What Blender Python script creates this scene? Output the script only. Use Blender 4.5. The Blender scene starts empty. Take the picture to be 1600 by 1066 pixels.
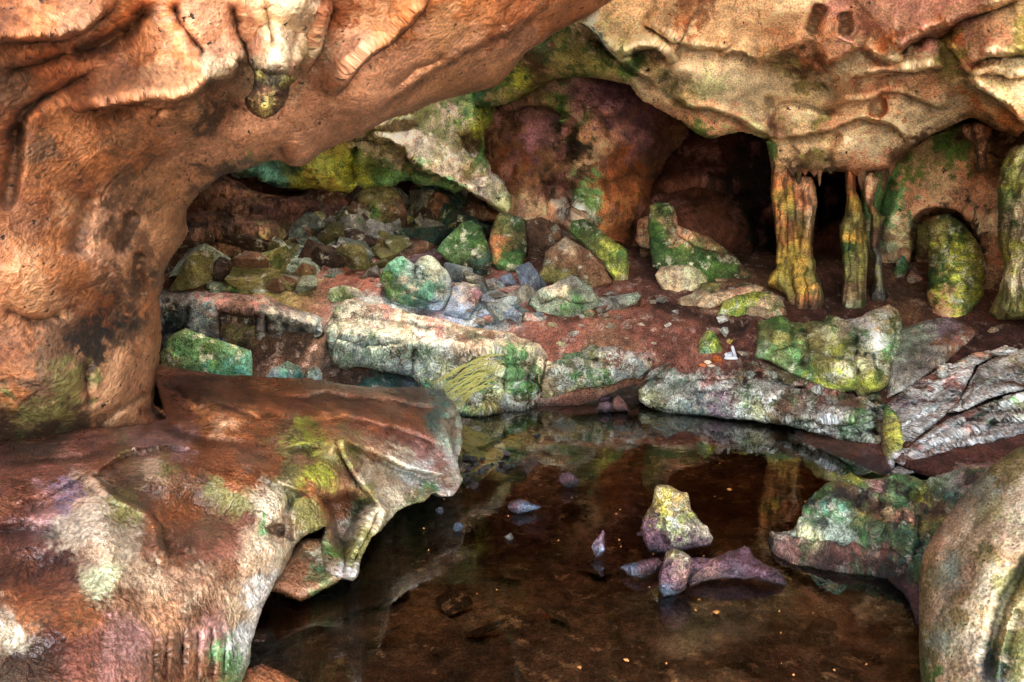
import bpy, bmesh, math, random
import numpy as np

# ------------------------------------------------------------------ scene basics
scene = bpy.context.scene
col = scene.collection
W, H, F = 1600.0, 1066.0, 1245.0
PITCH = math.radians(8.0)
CAMZ = 1.7
SP, CP = math.sin(PITCH), math.cos(PITCH)

def P(px, py, d):
    """picture column/row and distance along the view axis -> point in the cave (metres)"""
    px, py, d = np.asarray(px, float), np.asarray(py, float), np.asarray(d, float)
    u = (px - W / 2) / F
    v = (H / 2 - py) / F
    return np.stack([u * d, d * CP + v * d * SP, CAMZ + d * (v * CP - SP)], axis=-1)

def wd(py, z=0.0):
    v = (H / 2 - py) / F
    return (CAMZ - z) / (SP - v * CP)

# ------------------------------------------------------------------ noise
_rng = np.random.RandomState(7)
_perm = _rng.permutation(256)
_perm = np.concatenate([_perm, _perm, _perm])
_grad = _rng.normal(size=(256, 3))
_grad /= np.linalg.norm(_grad, axis=1)[:, None]

def perlin(p):
    p = np.asarray(p, float)
    i = np.floor(p).astype(int)
    f = p - i
    i &= 255
    w = f * f * f * (f * (f * 6 - 15) + 10)
    out = 0
    for dx in (0, 1):
        for dy in (0, 1):
            for dz in (0, 1):
                h = _perm[_perm[_perm[i[:, 0] + dx] + i[:, 1] + dy] + i[:, 2] + dz]
                g = _grad[h]
                dot = g[:, 0] * (f[:, 0] - dx) + g[:, 1] * (f[:, 1] - dy) + g[:, 2] * (f[:, 2] - dz)
                wx = w[:, 0] if dx else 1 - w[:, 0]
                wy = w[:, 1] if dy else 1 - w[:, 1]
                wz = w[:, 2] if dz else 1 - w[:, 2]
                out = out + dot * wx * wy * wz
    return out * 1.6

def fbm(p, scale=1.0, octv=4, gain=0.5, kind='f', seed=0):
    p = np.asarray(p, float) * scale + seed * 17.31
    a, s, tot = 1.0, 0.0, 0.0
    for o in range(octv):
        n = perlin(p)
        if kind == 'r':
            n = 1 - 2 * np.abs(n)
        elif kind == 'b':
            n = 2 * np.abs(n) - 0.6
        s = s + a * n
        tot += a
        a *= gain
        p = p * 2.03 + 5.7
    return s / tot

# ------------------------------------------------------------------ 2d helpers
def pts(s):
    """'x,y x,y ...' -> array"""
    return np.array([[float(c) for c in t.split(',')] for t in s.split()])

def poly_sd(x, y, poly):
    """signed distance, positive inside; also the closest boundary points"""
    n = len(x)
    best = np.full(n, 1e18)
    cx, cy = np.zeros(n), np.zeros(n)
    inside = np.zeros(n, bool)
    a = poly
    b = np.roll(poly, -1, axis=0)
    for (x0, y0), (x1, y1) in zip(a, b):
        dx, dy = x1 - x0, y1 - y0
        L = dx * dx + dy * dy + 1e-12
        t = np.clip(((x - x0) * dx + (y - y0) * dy) / L, 0, 1)
        qx, qy = x0 + t * dx, y0 + t * dy
        dd = (x - qx) ** 2 + (y - qy) ** 2
        m = dd < best
        best = np.where(m, dd, best)
        cx = np.where(m, qx, cx)
        cy = np.where(m, qy, cy)
        if y0 != y1:
            c = (y0 > y) != (y1 > y)
            inside ^= c & (x < (x1 - x0) * (y - y0) / (y1 - y0) + x0)
    sd = np.sqrt(best)
    return np.where(inside, sd, -sd), cx, cy

def line_dist(x, y, line):
    """unsigned distance, side (+ below when the line runs left to right), parameter 0..1"""
    seg = np.linalg.norm(np.diff(line, axis=0), axis=1)
    cum = np.concatenate([[0], np.cumsum(seg)])
    best = np.full(len(x), 1e18)
    side = np.zeros(len(x))
    par = np.zeros(len(x))
    for k in range(len(line) - 1):
        (x0, y0), (x1, y1) = line[k], line[k + 1]
        dx, dy = x1 - x0, y1 - y0
        L = dx * dx + dy * dy + 1e-12
        t = np.clip(((x - x0) * dx + (y - y0) * dy) / L, 0, 1)
        ex, ey = x - x0 - t * dx, y - y0 - t * dy
        dd = ex * ex + ey * ey
        m = dd < best
        best = np.where(m, dd, best)
        side = np.where(m, np.sign(dx * ey - dy * ex), side)
        par = np.where(m, (cum[k] + t * seg[k]) / cum[-1], par)
    return np.sqrt(best), side, par

def smooth(t):
    t = np.clip(t, 0, 1)
    return t * t * (3 - 2 * t)

def roughen(poly, seg, amp, seed):
    out = []
    n = len(poly)
    for i in range(n):
        a, b = poly[i], poly[(i + 1) % n]
        k = max(1, int(round(np.linalg.norm(b - a) / seg)))
        for j in range(k):
            out.append(a + (b - a) * j / k)
    out = np.array(out)
    if amp > 0:
        q = np.column_stack([out, np.zeros(len(out))])
        for s, a in ((1 / 60., 0.9), (1 / 22., 0.7), (1 / 9., 0.4)):
            out[:, 0] += amp * a * perlin(q * s + seed * 3.1 + 11)
            out[:, 1] += amp * a * perlin(q * s + seed * 5.3 + 47)
    return out

def tps(ctrl):
    c = np.array(ctrl, float)
    xy = c[:, :2] / 300.0
    n = len(c)
    def U(r2):
        return 0.5 * r2 * np.log(r2 + 1e-9)
    K = U(((xy[:, None] - xy[None]) ** 2).sum(-1)) + np.eye(n) * 2e-3
    Pm = np.column_stack([np.ones(n), xy])
    A = np.zeros((n + 3, n + 3))
    A[:n, :n] = K; A[:n, n:] = Pm; A[n:, :n] = Pm.T
    sol = np.linalg.solve(A, np.concatenate([c[:, 2], np.zeros(3)]))
    def f(x, y):
        x = np.asarray(x, float) / 300.0; y = np.asarray(y, float) / 300.0
        out = sol[n] + sol[n + 1] * x + sol[n + 2] * y
        for k in range(n):
            out = out + sol[k] * U((x - xy[k, 0]) ** 2 + (y - xy[k, 1]) ** 2)
        return out
    return f

def plin(ctrl):
    """flat facets between the control points (broken slabs have planes and edges)"""
    from mathutils.geometry import delaunay_2d_cdt
    from mathutils import Vector as V2_
    c = np.array(d3(ctrl) if isinstance(ctrl, str) else ctrl, float)
    res = delaunay_2d_cdt([V2_((a, b)) for a, b in c[:, :2]], [], [], 0, 1e-4)
    vv = np.array([v[:] for v in res[0]])
    zz = np.array([c[o[0], 2] for o in res[3]])
    tri = [t for t in res[2]]
    def f(x, y):
        best = np.full(len(x), -1e9); out = np.zeros(len(x))
        for t in tri:
            (ax, ay), (bx, by), (cx, cy) = vv[list(t)]
            D = (by - cy) * (ax - cx) + (cx - bx) * (ay - cy)
            if abs(D) < 1e-6: continue
            l1 = ((by - cy) * (x - cx) + (cx - bx) * (y - cy)) / D
            l2 = ((cy - ay) * (x - cx) + (ax - cx) * (y - cy)) / D
            l3 = 1 - l1 - l2
            mn = np.minimum(np.minimum(l1, l2), l3)
            z = np.clip(l1, -.6, 1.6) * zz[t[0]] + np.clip(l2, -.6, 1.6) * zz[t[1]] + np.clip(l3, -.6, 1.6) * zz[t[2]]
            m = mn > best
            best = np.where(m, mn, best); out = np.where(m, z, out)
        return out
    return f

def d3(s):
    return [tuple(float(c) for c in t.split(',')) for t in s.split()]

# ------------------------------------------------------------------ colours (linear albedo)
PAL = dict(
    ORG=(.52, .19, .07), ORD=(.29, .09, .032), PNK=(.60, .30, .18), PCH=(.60, .30, .15), TAN=(.56, .38, .23),
    PAL=(.68, .54, .36), PLG=(.58, .56, .30), BRN=(.20, .095, .05), DBR=(.085, .042, .024), BLK=(.022, .017, .013),
    MOS=(.075, .15, .03), DMO=(.03, .075, .02), YMO=(.36, .37, .05), OLV=(.22, .19, .06), TEA=(.10, .27, .18),
    DTE=(.045, .10, .08), RED=(.22, .078, .05), DRD=(.10, .035, .024), PUR=(.17, .075, .095), PKR=(.44, .22, .18),
    WHT=(.74, .70, .62), GRY=(.32, .29, .25), GGR=(.33, .38, .28), BLU=(.20, .25, .34), BGR=(.25, .30, .30),
    DGR=(.10, .095, .085), GLD=(.50, .30, .06), YEL=(.62, .47, .09), MUD=(.13, .062, .036), LIL=(.33, .22, .27),
    GRN=(.12, .25, .09), SND=(.62, .50, .36),
)

def cols(s):
    out = []
    for t in s.split():
        x, y, c = t.split(',')
        out.append((float(x), float(y)) + PAL[c])
    return np.array(out)

def paint(px, py, c, warp=26.0, power=1.6, seed=0, soft=10.0):
    q = np.column_stack([px, py, np.zeros(len(px))])
    wx = px + warp * (fbm(q, 1 / 70., 4, .6, seed=seed + 1) * 1.5 + fbm(q, 1 / 18., 5, .75, seed=seed + 4) * 1.1)
    wy = py + warp * (fbm(q, 1 / 70., 4, .6, seed=seed + 9) * 1.5 + fbm(q, 1 / 18., 5, .75, seed=seed + 6) * 1.1)
    num = np.zeros((len(px), 3)); den = np.zeros(len(px))
    for r in c:
        w = 1.0 / ((wx - r[0]) ** 2 + (wy - r[1]) ** 2 + soft ** 2) ** power
        num += w[:, None] * r[2:5]
        den += w
    return num / den[:, None]

# ------------------------------------------------------------------ mesh making
def new_mesh_object(name, V, Q, C=None, mat=None, parent=None, smooth_shade=True, origin=None, sharp=None, T=None):
    V = np.asarray(V, float)
    Q = np.asarray(Q, int)
    if origin is None:
        origin = np.array([V[:, 0].mean(), V[:, 1].mean(), V[:, 2].min()])
    par_off = np.array(parent.location) if parent is not None else np.zeros(3)
    me = bpy.data.meshes.new(name)
    k = Q.shape[1]
    me.vertices.add(len(V))
    me.vertices.foreach_set('co', (V - origin).ravel())
    me.loops.add(Q.size)
    me.loops.foreach_set('vertex_index', Q.ravel())
    me.polygons.add(len(Q))
    me.polygons.foreach_set('loop_start', np.arange(len(Q)) * k)
    me.polygons.foreach_set('loop_total', np.full(len(Q), k))
    me.polygons.foreach_set('use_smooth', np.full(len(Q), smooth_shade))
    me.update(calc_edges=True)
    me.validate()
    if sharp: me.set_sharp_from_angle(angle=sharp)
    at = me.attributes.new('Tex', 'FLOAT_VECTOR', 'POINT')          # where the stone's grain sits
    at.data.foreach_set('vector', np.asarray(V if T is None else T, float).ravel())
    if C is not None:
        at = me.color_attributes.new('Col', 'FLOAT_COLOR', 'POINT')
        C = np.asarray(C)
        a = np.ones((len(V), 4)); a[:, :3] = np.clip(C[:, :3], 0.004, 0.95)
        at.data.foreach_set('color', a.ravel())
        if C.shape[1] == 6:
            a[:, :3] = np.clip(C[:, 3:], 0.004, 0.95)
        at = me.color_attributes.new('Col2', 'FLOAT_COLOR', 'POINT')
        at.data.foreach_set('color', a.ravel())
    o = bpy.data.objects.new(name, me)
    col.objects.link(o)
    o.location = origin - par_off
    if parent is not None:
        o.parent = parent
    if mat is not None:
        me.materials.append(mat)
    return o

def tag(o, label=None, cat=None, group=None, kind=None):
    if label: o['label'] = label
    if cat: o['category'] = cat
    if group: o['group'] = group
    if kind: o['kind'] = kind
    return o

def empty(name, loc, label, cat, group=None):
    o = bpy.data.objects.new(name, None)
    col.objects.link(o)
    o.location = loc
    o.empty_display_size = .1
    return tag(o, label, cat, group)

def vnormals(V, Q):
    a, b, c, d = (V[Q[:, i]] for i in range(4))
    fn = np.cross(c - a, d - b)
    n = np.zeros_like(V)
    for i in range(4):
        np.add.at(n, Q[:, i], fn)
    L = np.linalg.norm(n, axis=1)[:, None]
    return n / np.maximum(L, 1e-12)

def features(x, y, d, feats, seed=0, fs=1.0):
    """folds, grooves, bulges and pits of a rock face; x,y in picture units, d metres"""
    if not feats:
        return d
    q = np.column_stack([x, y, np.zeros(len(x))])
    x = x + 5 * fbm(q, 1 / 40., 3, .6, seed=seed + 3)
    d_in = d
    y = y + 5 * fbm(q, 1 / 40., 3, .6, seed=seed + 5)
    for f in feats:
        k = f[0]
        d_pre = d
        keep = k in 'bdp'
        if k == 'b':                       # elliptical bump: cx,cy,rx,ry,angle,amp(+ towards viewer)
            _, cx, cy, rx, ry, an, amp = f
            a = math.radians(an)
            u = ((x - cx) * math.cos(a) + (y - cy) * math.sin(a)) / rx
            v = (-(x - cx) * math.sin(a) + (y - cy) * math.cos(a)) / ry
            r2 = u * u + v * v
            d = d - amp * np.exp(-r2 * 1.2)
        elif k == 'd':                     # dome with a crisp edge
            _, cx, cy, rx, ry, an, amp = f
            a = math.radians(an)
            u = ((x - cx) * math.cos(a) + (y - cy) * math.sin(a)) / rx
            v = (-(x - cx) * math.sin(a) + (y - cy) * math.cos(a)) / ry
            d = d - amp * np.sqrt(np.clip(1 - u * u - v * v, 0, 1))
        elif k == 'p':                     # polygon pit (+ away from viewer), soft width
            _, pl, w, amp = f
            pl = pts(pl) if isinstance(pl, str) else pl
            sd, _, _ = poly_sd(x, y, pl)
            d = d + amp * smooth((sd + w * .3) / w)
        else:
            _, ln, w, amp = f
            ln = pts(ln) if isinstance(ln, str) else ln
            dist, side, par = line_dist(x, y, ln)
            tp = smooth(np.minimum(par, 1 - par) / .16 + .05)
            if k == 'g':
                d = d + amp * tp * np.exp(-(dist / w) ** 2)
            elif k == 's':
                up = smooth((-side * dist + 5.0) / 10.0)
                d = d - amp * tp * (.65 * np.exp(-dist / (w * .55)) + .35 * np.exp(-dist / (w * 1.3))) * up + .30 * amp * tp * np.exp(-dist / (w * .35)) * (1 - up)
        if not keep:
            d = d_pre + (d - d_pre) * fs
    return d

def grid_in(poly, step):
    x0, y0 = poly.min(0) - step
    x1, y1 = poly.max(0) + step
    xs = np.arange(x0, x1 + step, step)
    ys = np.arange(y0, y1 + step, step)
    gx, gy = np.meshgrid(xs, ys)
    ny, nx = gx.shape
    x, y = gx.ravel(), gy.ravel()
    sd, cx, cy = poly_sd(x, y, poly)
    keep = sd > -step * .72
    out = (sd < 0) & keep
    x = np.where(out, cx, x); y = np.where(out, cy, y)
    idx = np.arange(ny * nx).reshape(ny, nx)
    q = np.stack([idx[:-1, :-1], idx[1:, :-1], idx[1:, 1:], idx[:-1, 1:]], -1).reshape(-1, 4)
    pos = (sd > step * .05)
    q = q[keep[q].all(1) & pos[q].any(1)]
    used = np.unique(q)
    re = np.full(ny * nx, -1); re[used] = np.arange(len(used))
    return x[used], y[used], np.maximum(sd[used], 0), re[q]

def boundary_edges(Q):
    e = np.concatenate([Q[:, [0, 1]], Q[:, [1, 2]], Q[:, [2, 3]], Q[:, [3, 0]]])
    key = np.sort(e, 1)
    k = key[:, 0].astype(np.int64) * 10000000 + key[:, 1]
    _, inv, cnt = np.unique(k, return_inverse=True, return_counts=True)
    return e[cnt[inv] == 1]

def relief(name, poly, ctrl, mat, colours, step=3.0, rim=(30, .3), feats=(), noises=((.03, 2.0, 5, 'f'),),
           skirt=1.2, back=None, rough=2.5, seed=0, parent=None, warp=26.0, power=2.9, fade=10.0, dfun=None, fs=1.0,
           lumvar=.25, shrink=.10, shade=True, strata=None, flat=False):
    """a body of rock: shaped front, rounded rim, and sides (skirt) or a full back (back = thickness in m)"""
    poly = pts(poly) if isinstance(poly, str) else np.asarray(poly, float)
    base_poly = poly
    poly = roughen(poly, max(6.0, step * 2), rough, seed)
    x, y, sd, Q = grid_in(poly, step)
    f = dfun if dfun is not None else (plin if flat else tps)(d3(ctrl) if isinstance(ctrl, str) else ctrl)
    d0 = f(x, y)
    d = features(x, y, d0, feats, seed, fs)
    rw, rd = rim
    if rd > 0:
        t = np.clip(1 - sd / rw, 0, 1)
        d = d + rd * (1 - np.sqrt(np.maximum(1 - t * t, 0)))
    V = P(x, y, d)
    N = vnormals(V, Q)
    fd = smooth(sd / fade) * .85 + .15
    VB0 = P(x, y, .5 * d0 + .5 * d)
    vw = VB0.mean(0) - np.array([0, 0, CAMZ]); vw /= np.linalg.norm(vw)
    VN = VB0 - .70 * (VB0 @ vw)[:, None] * vw                       # coarse grain drawn out into the rock
    dis = np.zeros(len(V))
    for nz in noises:
        amp, sc, oc, kd = nz[:4]
        st = np.array(nz[4] if len(nz) > 4 else (1, 1, 1))
        dis = dis + amp * fbm(VN * st, sc, oc, .55, kd, seed + oc)
    toward = np.sign(((np.array([0, 0, CAMZ]) - V) * N).sum(1))
    V = V + N * (toward * dis * fd)[:, None]
    c = cols(colours) if isinstance(colours, str) else colours
    C = paint(x, y, c, warp, power, seed)
    C2 = paint(x, y, c, warp * 2.2, power, seed + 40)
    if strata:
        an, per, cn, amt = strata
        q = np.column_stack([x, y, 0 * x]); a_ = math.radians(an)
        tt = (-x * math.sin(a_) + y * math.cos(a_)) / per + .55 * fbm(q, 1 / 60., 4, .6, seed=seed) + .25 * fbm(q, 1 / 12., 3, .6, seed=seed + 1)
        band = fbm(np.column_stack([tt * 2.3, 0 * tt + .5, 0 * tt + seed]), 1, 3, .7)
        w = (smooth((band - .02) / .18) * amt)[:, None]
        C = C * (1 - w) + np.array(PAL[cn]) * w
        w2 = smooth((-.22 - band) / .12)[:, None] * amt
        C = C * (1 - w2) + np.array(PAL['BLK']) * w2
        V = V - N * (toward * (w2[:, 0] * .05 + w[:, 0] * .02) * fd)[:, None]
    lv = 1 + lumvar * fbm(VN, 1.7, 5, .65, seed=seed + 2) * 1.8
    crease_shade = 1 + np.clip(dis / (sum(n[0] for n in noises) + 1e-9), -1, 1) * .45   # shade painted in: low points darker, high points lighter
    # shade painted into hollows and creases, protruding edges lightened for local contrast
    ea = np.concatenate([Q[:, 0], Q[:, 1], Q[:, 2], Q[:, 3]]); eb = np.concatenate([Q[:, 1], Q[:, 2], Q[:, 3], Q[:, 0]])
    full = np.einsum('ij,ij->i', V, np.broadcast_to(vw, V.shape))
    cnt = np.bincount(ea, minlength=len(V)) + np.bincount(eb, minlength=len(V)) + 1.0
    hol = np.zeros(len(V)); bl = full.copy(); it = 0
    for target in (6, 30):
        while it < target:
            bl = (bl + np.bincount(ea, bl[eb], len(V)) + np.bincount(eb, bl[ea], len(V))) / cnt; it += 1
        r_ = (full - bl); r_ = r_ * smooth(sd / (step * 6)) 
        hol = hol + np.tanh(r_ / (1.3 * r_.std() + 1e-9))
    crease_shade = crease_shade * np.clip(1 - .27 * hol, .42, 1.4)
    mulc = np.clip(lv, .3, 1.8)[:, None] * np.clip(crease_shade, .25, 1.6)[:, None]
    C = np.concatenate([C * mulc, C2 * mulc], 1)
    be = boundary_edges(Q)
    if back is not None:                      # closed body: a rounded back
        bv = np.unique(be)
        isb = np.zeros(len(V), bool); isb[bv] = True
        m = max(sd.max(), 1e-6)
        cxm, cym = x.mean(), y.mean()
        db = d0 + rd * .9 + back * np.sqrt(np.clip(1 - (1 - np.clip(sd / (m * .8), 0, 1)) ** 2, 0, 1))
        VB = P(x, y, np.maximum(db, d + .02))
        re = np.where(isb, np.arange(len(V)), len(V) + np.cumsum(~isb) - 1)
        V2 = np.concatenate([V, VB[~isb]])
        C2 = np.concatenate([C, C[~isb]])
        T2 = np.concatenate([VN, VN[~isb] + VB[~isb] - VB0[~isb]])
        Q2 = np.concatenate([Q, re[Q][:, ::-1]])
    else:
        bv = np.unique(be)
        cx, cy = base_poly.mean(0)
        rings = [V]; cs = [C]; qs = [Q]; ts = [VN]
        last = np.full(len(V), -1); last[bv] = bv
        off = len(V)
        for k, fr in enumerate((.12, .4, 1.0)):
            sh = shrink * fr
            xk = x[bv] + (cx - x[bv]) * sh * .3
            yk = y[bv] + (cy - y[bv]) * sh * .3
            Vk = P(xk, yk, d[bv] + skirt * fr)
            Vk = Vk + .05 * fr * np.column_stack([fbm(Vk, 2.0, 3, seed=seed + j) for j in range(3)])
            nw = np.full(len(V), -1); nw[bv] = off + np.arange(len(bv))
            qs.append(np.column_stack([last[be[:, 1]], last[be[:, 0]], nw[be[:, 0]], nw[be[:, 1]]]))
            rings.append(Vk); cs.append(C[bv]); ts.append(VN[bv] + Vk - V[bv]); last = nw; off += len(bv)
        V2, C2, Q2, T2 = np.concatenate(rings), np.concatenate(cs), np.concatenate(qs), np.concatenate(ts)
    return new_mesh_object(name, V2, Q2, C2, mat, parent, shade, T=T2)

_ico = {}
def ico(level):
    if level not in _ico:
        bm = bmesh.new()
        bmesh.ops.create_icosphere(bm, subdivisions=level, radius=1)
        v = np.array([x.co[:] for x in bm.verts])
        fc = np.array([[q.index for q in f.verts] for f in bm.faces])
        bm.free()
        _ico[level] = (v, fc)
    return _ico[level]

def stone_shape(size, seed, level=4, planes=11, noise_amp=.05, flat=None):
    """angular broken stone: convex hull of scattered points, its edges cut finer and weathered"""
    r = np.random.RandomState(seed)
    n = r.randint(9, 15)
    q = r.normal(size=(n, 3)); q /= np.linalg.norm(q, axis=1)[:, None]
    q *= r.uniform(.75, 1.1, (n, 1))
    bm = bmesh.new()
    for p in q: bm.verts.new(p)
    res = bmesh.ops.convex_hull(bm, input=list(bm.verts))
    bmesh.ops.delete(bm, geom=[v for v in bm.verts if not v.link_faces], context='VERTS')
    bmesh.ops.subdivide_edges(bm, edges=list(bm.edges), cuts={2: 2, 3: 4, 4: 6}[level], use_grid_fill=True)
    bmesh.ops.triangulate(bm, faces=list(bm.faces))
    bm.verts.index_update()
    p = np.array([v.co[:] for v in bm.verts]); fc = np.array([[v.index for v in f.verts] for f in bm.faces])
    bm.free()
    lo, hi = p.min(0), p.max(0)
    p = (p - (lo + hi) / 2) / ((hi - lo) / 2)
    d = p / np.linalg.norm(p, axis=1)[:, None].clip(1e-6)
    nn = d * (fbm(p, 1.3, 4, .6, seed=seed % 50) * noise_amp * 1.6)[:, None]
    p = (p + nn) * (np.array(size) / 2)
    return p, fc

def rotm(rx, ry, rz):
    cx, sx, cy, sy, cz, sz = math.cos(rx), math.sin(rx), math.cos(ry), math.sin(ry), math.cos(rz), math.sin(rz)
    return np.array([[cz, -sz, 0], [sz, cz, 0], [0, 0, 1]]) @ np.array([[cy, 0, sy], [0, 1, 0], [-sy, 0, cy]]) @ np.array([[1, 0, 0], [0, cx, -sx], [0, sx, cx]])
# ------------------------------------------------------------------ materials
def rock_material(name, s=1.0, contrast=.55, fine=.5, pits=.35, pit_scale=16, lichen=0.0, lichen_col=(.7, .68, .6),
                  moss=0.0, moss_col=(.07, .17, .03), tint=(.5, .3, .2), tint_amt=.25, rough=.8, bump=.6,
                  aniso=(1, 1, 1), wet=0.0, cracks=0.0, spec=.35, bdist=.04, streak=0.0, veins=0.0, gain=1.0, tidal=True, tilt=4):
    m = bpy.data.materials.new(name)
    m.use_nodes = True
    nt = m.node_tree
    nt.nodes.clear()
    N = nt.nodes.new
    L = nt.links.new
    out = N('ShaderNodeOutputMaterial')
    b = N('ShaderNodeBsdfPrincipled')
    L(b.outputs[0], out.inputs[0])
    geo = N('ShaderNodeNewGeometry')
    mp = N('ShaderNodeMapping'); mp.inputs['Scale'].default_value = aniso
    tx = N('ShaderNodeAttribute'); tx.attribute_name = 'Tex'
    L(tx.outputs['Vector'], mp.inputs['Vector'])
    vec = mp.outputs[0]
    at = N('ShaderNodeAttribute'); at.attribute_name = 'Col'

    def noise(scale, detail=6, rgh=.6, dist=0.0, v=None, off=None):
        n = N('ShaderNodeTexNoise')
        n.inputs['Scale'].default_value = scale * s
        n.inputs['Detail'].default_value = detail
        n.inputs['Roughness'].default_value = rgh
        n.inputs['Distortion'].default_value = dist
        src = v or vec
        if off:
            a = N('ShaderNodeVectorMath'); a.inputs[1].default_value = off
            L(src, a.inputs[0]); src = a.outputs[0]
        L(src, n.inputs['Vector'])
        return n.outputs['Fac']

    def mapr(x, a, b_, c, d_):
        n = N('ShaderNodeMapRange')
        n.inputs['From Min'].default_value = a; n.inputs['From Max'].default_value = b_
        n.inputs['To Min'].default_value = c; n.inputs['To Max'].default_value = d_
        n.interpolation_type = 'SMOOTHSTEP' if False else 'LINEAR'
        L(x, n.inputs['Value'])
        return n.outputs[0]

    def math_(op, x, y):
        n = N('ShaderNodeMath'); n.operation = op
        for i, q in enumerate((x, y)):
            if isinstance(q, (int, float)): n.inputs[i].default_value = q
            else: L(q, n.inputs[i])
        return n.outputs[0]

    def mix(fac, a, c, blend='MIX'):
        n = N('ShaderNodeMix'); n.data_type = 'RGBA'; n.blend_type = blend
        for sock, q in ((n.inputs['Factor'], fac), (n.inputs['A'], a), (n.inputs['B'], c)):
            if isinstance(q, (int, float)): sock.default_value = q
            elif isinstance(q, tuple): sock.default_value = (*q, 1)
            else: L(q, sock)
        return n.outputs['Result']

    nA = noise(1.6, 7, .62, .12)
    nB = noise(8.5, 5, .62)
    nC = noise(55, 2, .6)
    nD = noise(2.7, 6, .64, .15, off=(13, 5, 7))
    contrast *= .9; fine *= .68
    lum = mapr(nA, .33, .67, 1 - contrast, 1 + contrast)
    lum2 = mapr(nB, .33, .67, 1 - contrast * .8, 1 + contrast * .8)
    lum3 = mapr(nC, .36, .64, 1 - fine, 1 + fine)
    lm = math_('MULTIPLY', math_('MULTIPLY', math_('MULTIPLY', lum, lum2), lum3), gain)
    at2 = N('ShaderNodeAttribute'); at2.attribute_name = 'Col2'
    nX = noise(5.5, 4.5, .7, 0, off=(41, 3, 19))
    base = mix(mapr(nX, .46, .54, 0, 1), at.outputs['Color'], at2.outputs['Color'])
    base = mix(mapr(nD, .52, .60, 0, tint_amt), base, tint)
    if moss > 0:
        nm = noise(3.4, 6, .68, .1, off=(3, 17, 9))
        base = mix(mapr(nm, .60 - moss * .3, .70 - moss * .3, 0, .7), base, moss_col)
    if lichen > 0:
        nl = noise(5.0, 7, .68, .1, off=(31, 2, 5))
        base = mix(mapr(nl, .60 - lichen * .3, .66 - lichen * .3, 0, .9), base, lichen_col)
    mul = N('ShaderNodeMix'); mul.data_type = 'RGBA'; mul.blend_type = 'MULTIPLY'
    mul.inputs['Factor'].default_value = 1
    L(base, mul.inputs['A'])
    cmb = N('ShaderNodeCombineColor')
    for i in range(3): L(lm, cmb.inputs[i])
    L(cmb.outputs[0], mul.inputs['B'])
    colr = mul.outputs['Result']
    height = math_('ADD', math_('MULTIPLY', nB, 1.0), math_('MULTIPLY', nC, .38))
    height = math_('ADD', height, math_('MULTIPLY', nA, .7))
    if pits > 0:
        npt = noise(pit_scale * 1.7, 2.5, .6, 0, off=(7, 7, 1))
        pm = mapr(npt, .335, .285, 0, 1)
        nreg = mapr(nD, .42, .58, .15, 1.0)
        pm = math_('MULTIPLY', pm, nreg)
        colr = mix(math_('MULTIPLY', pm, pits * 1.6), colr, (.03, .02, .014))
        height = math_('SUBTRACT', height, math_('MULTIPLY', pm, .55))
    if cracks > 0:
        vo = N('ShaderNodeTexVoronoi'); vo.feature = 'DISTANCE_TO_EDGE'
        vo.inputs['Scale'].default_value = 2.3 * s
        wv = N('ShaderNodeMix'); wv.data_type = 'VECTOR'
        nv = N('ShaderNodeTexNoise'); nv.inputs['Scale'].default_value = 2.2 * s; nv.inputs['Detail'].default_value = 6
        L(vec, nv.inputs['Vector'])
        av = N('ShaderNodeVectorMath'); av.operation = 'ADD'
        L(vec, av.inputs[0]); L(nv.outputs['Color'], av.inputs[1])
        L(av.outputs[0], vo.inputs['Vector'])
        cm = mapr(vo.outputs['Distance'], .0, .025, 1, 0)
        gate = mapr(nA, .45, .6, 0, 1)
        cm = math_('MULTIPLY', cm, gate)
        colr = mix(math_('MULTIPLY', cm, cracks), colr, (.02, .013, .01))
        height = math_('SUBTRACT', height, math_('MULTIPLY', cm, .5 * cracks))
    if streak > 0:
        mp2 = N('ShaderNodeMapping'); mp2.inputs['Scale'].default_value = (11, 11, .8)
        L(tx.outputs['Vector'], mp2.inputs['Vector'])
        ns = noise(1.0, 6, .65, .3, v=mp2.outputs[0])
        colr = mix(mapr(ns, .52, .40, 0, streak), colr, (.04, .022, .01))
        height = math_('ADD', height, math_('MULTIPLY', ns, 1.2 * streak))
    if veins > 0:
        nv1 = noise(1.7, 5, .6, .3, off=(5, 23, 11))
        va = math_('ABSOLUTE', math_('SUBTRACT', nv1, .5), 0.0)
        vm = math_('MULTIPLY', mapr(va, .0, .010, 1, 0), mapr(nD, .40, .56, 0, 1))
        colr = mix(math_('MULTIPLY', vm, veins), colr, (.035, .02, .012))
        height = math_('SUBTRACT', height, math_('MULTIPLY', mapr(va, .0, .02, 1, 0), .35 * veins))
    sep = N('ShaderNodeSeparateXYZ'); L(geo.outputs['Position'], sep.inputs[0])
    zt = math_('ADD', sep.outputs['Z'], math_('MULTIPLY', nB, -.10))
    tide = mapr(zt, -.035, .03, .30, 1.0)                                  # stained and wet at the waterline
    tm = N('ShaderNodeMix'); tm.data_type = 'RGBA'; tm.blend_type = 'MULTIPLY'; tm.inputs['Factor'].default_value = 1 if tidal else 0
    cmb2 = N('ShaderNodeCombineColor')
    for i in range(3): L(tide, cmb2.inputs[i])
    L(colr, tm.inputs['A']); L(cmb2.outputs[0], tm.inputs['B']); colr = tm.outputs['Result']
    L(colr, b.inputs['Base Color'])
    rr = mapr(nA, .38, .62, rough + .12 - wet * .45, max(.12, rough - .12 - wet * .85))
    L(rr, b.inputs['Roughness'])
    b.inputs['Specular IOR Level'].default_value = spec + wet * .5
    bp = N('ShaderNodeBump')
    bp.inputs['Strength'].default_value = bump
    bp.inputs['Distance'].default_value = bdist
    L(height, bp.inputs['Height'])
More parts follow.
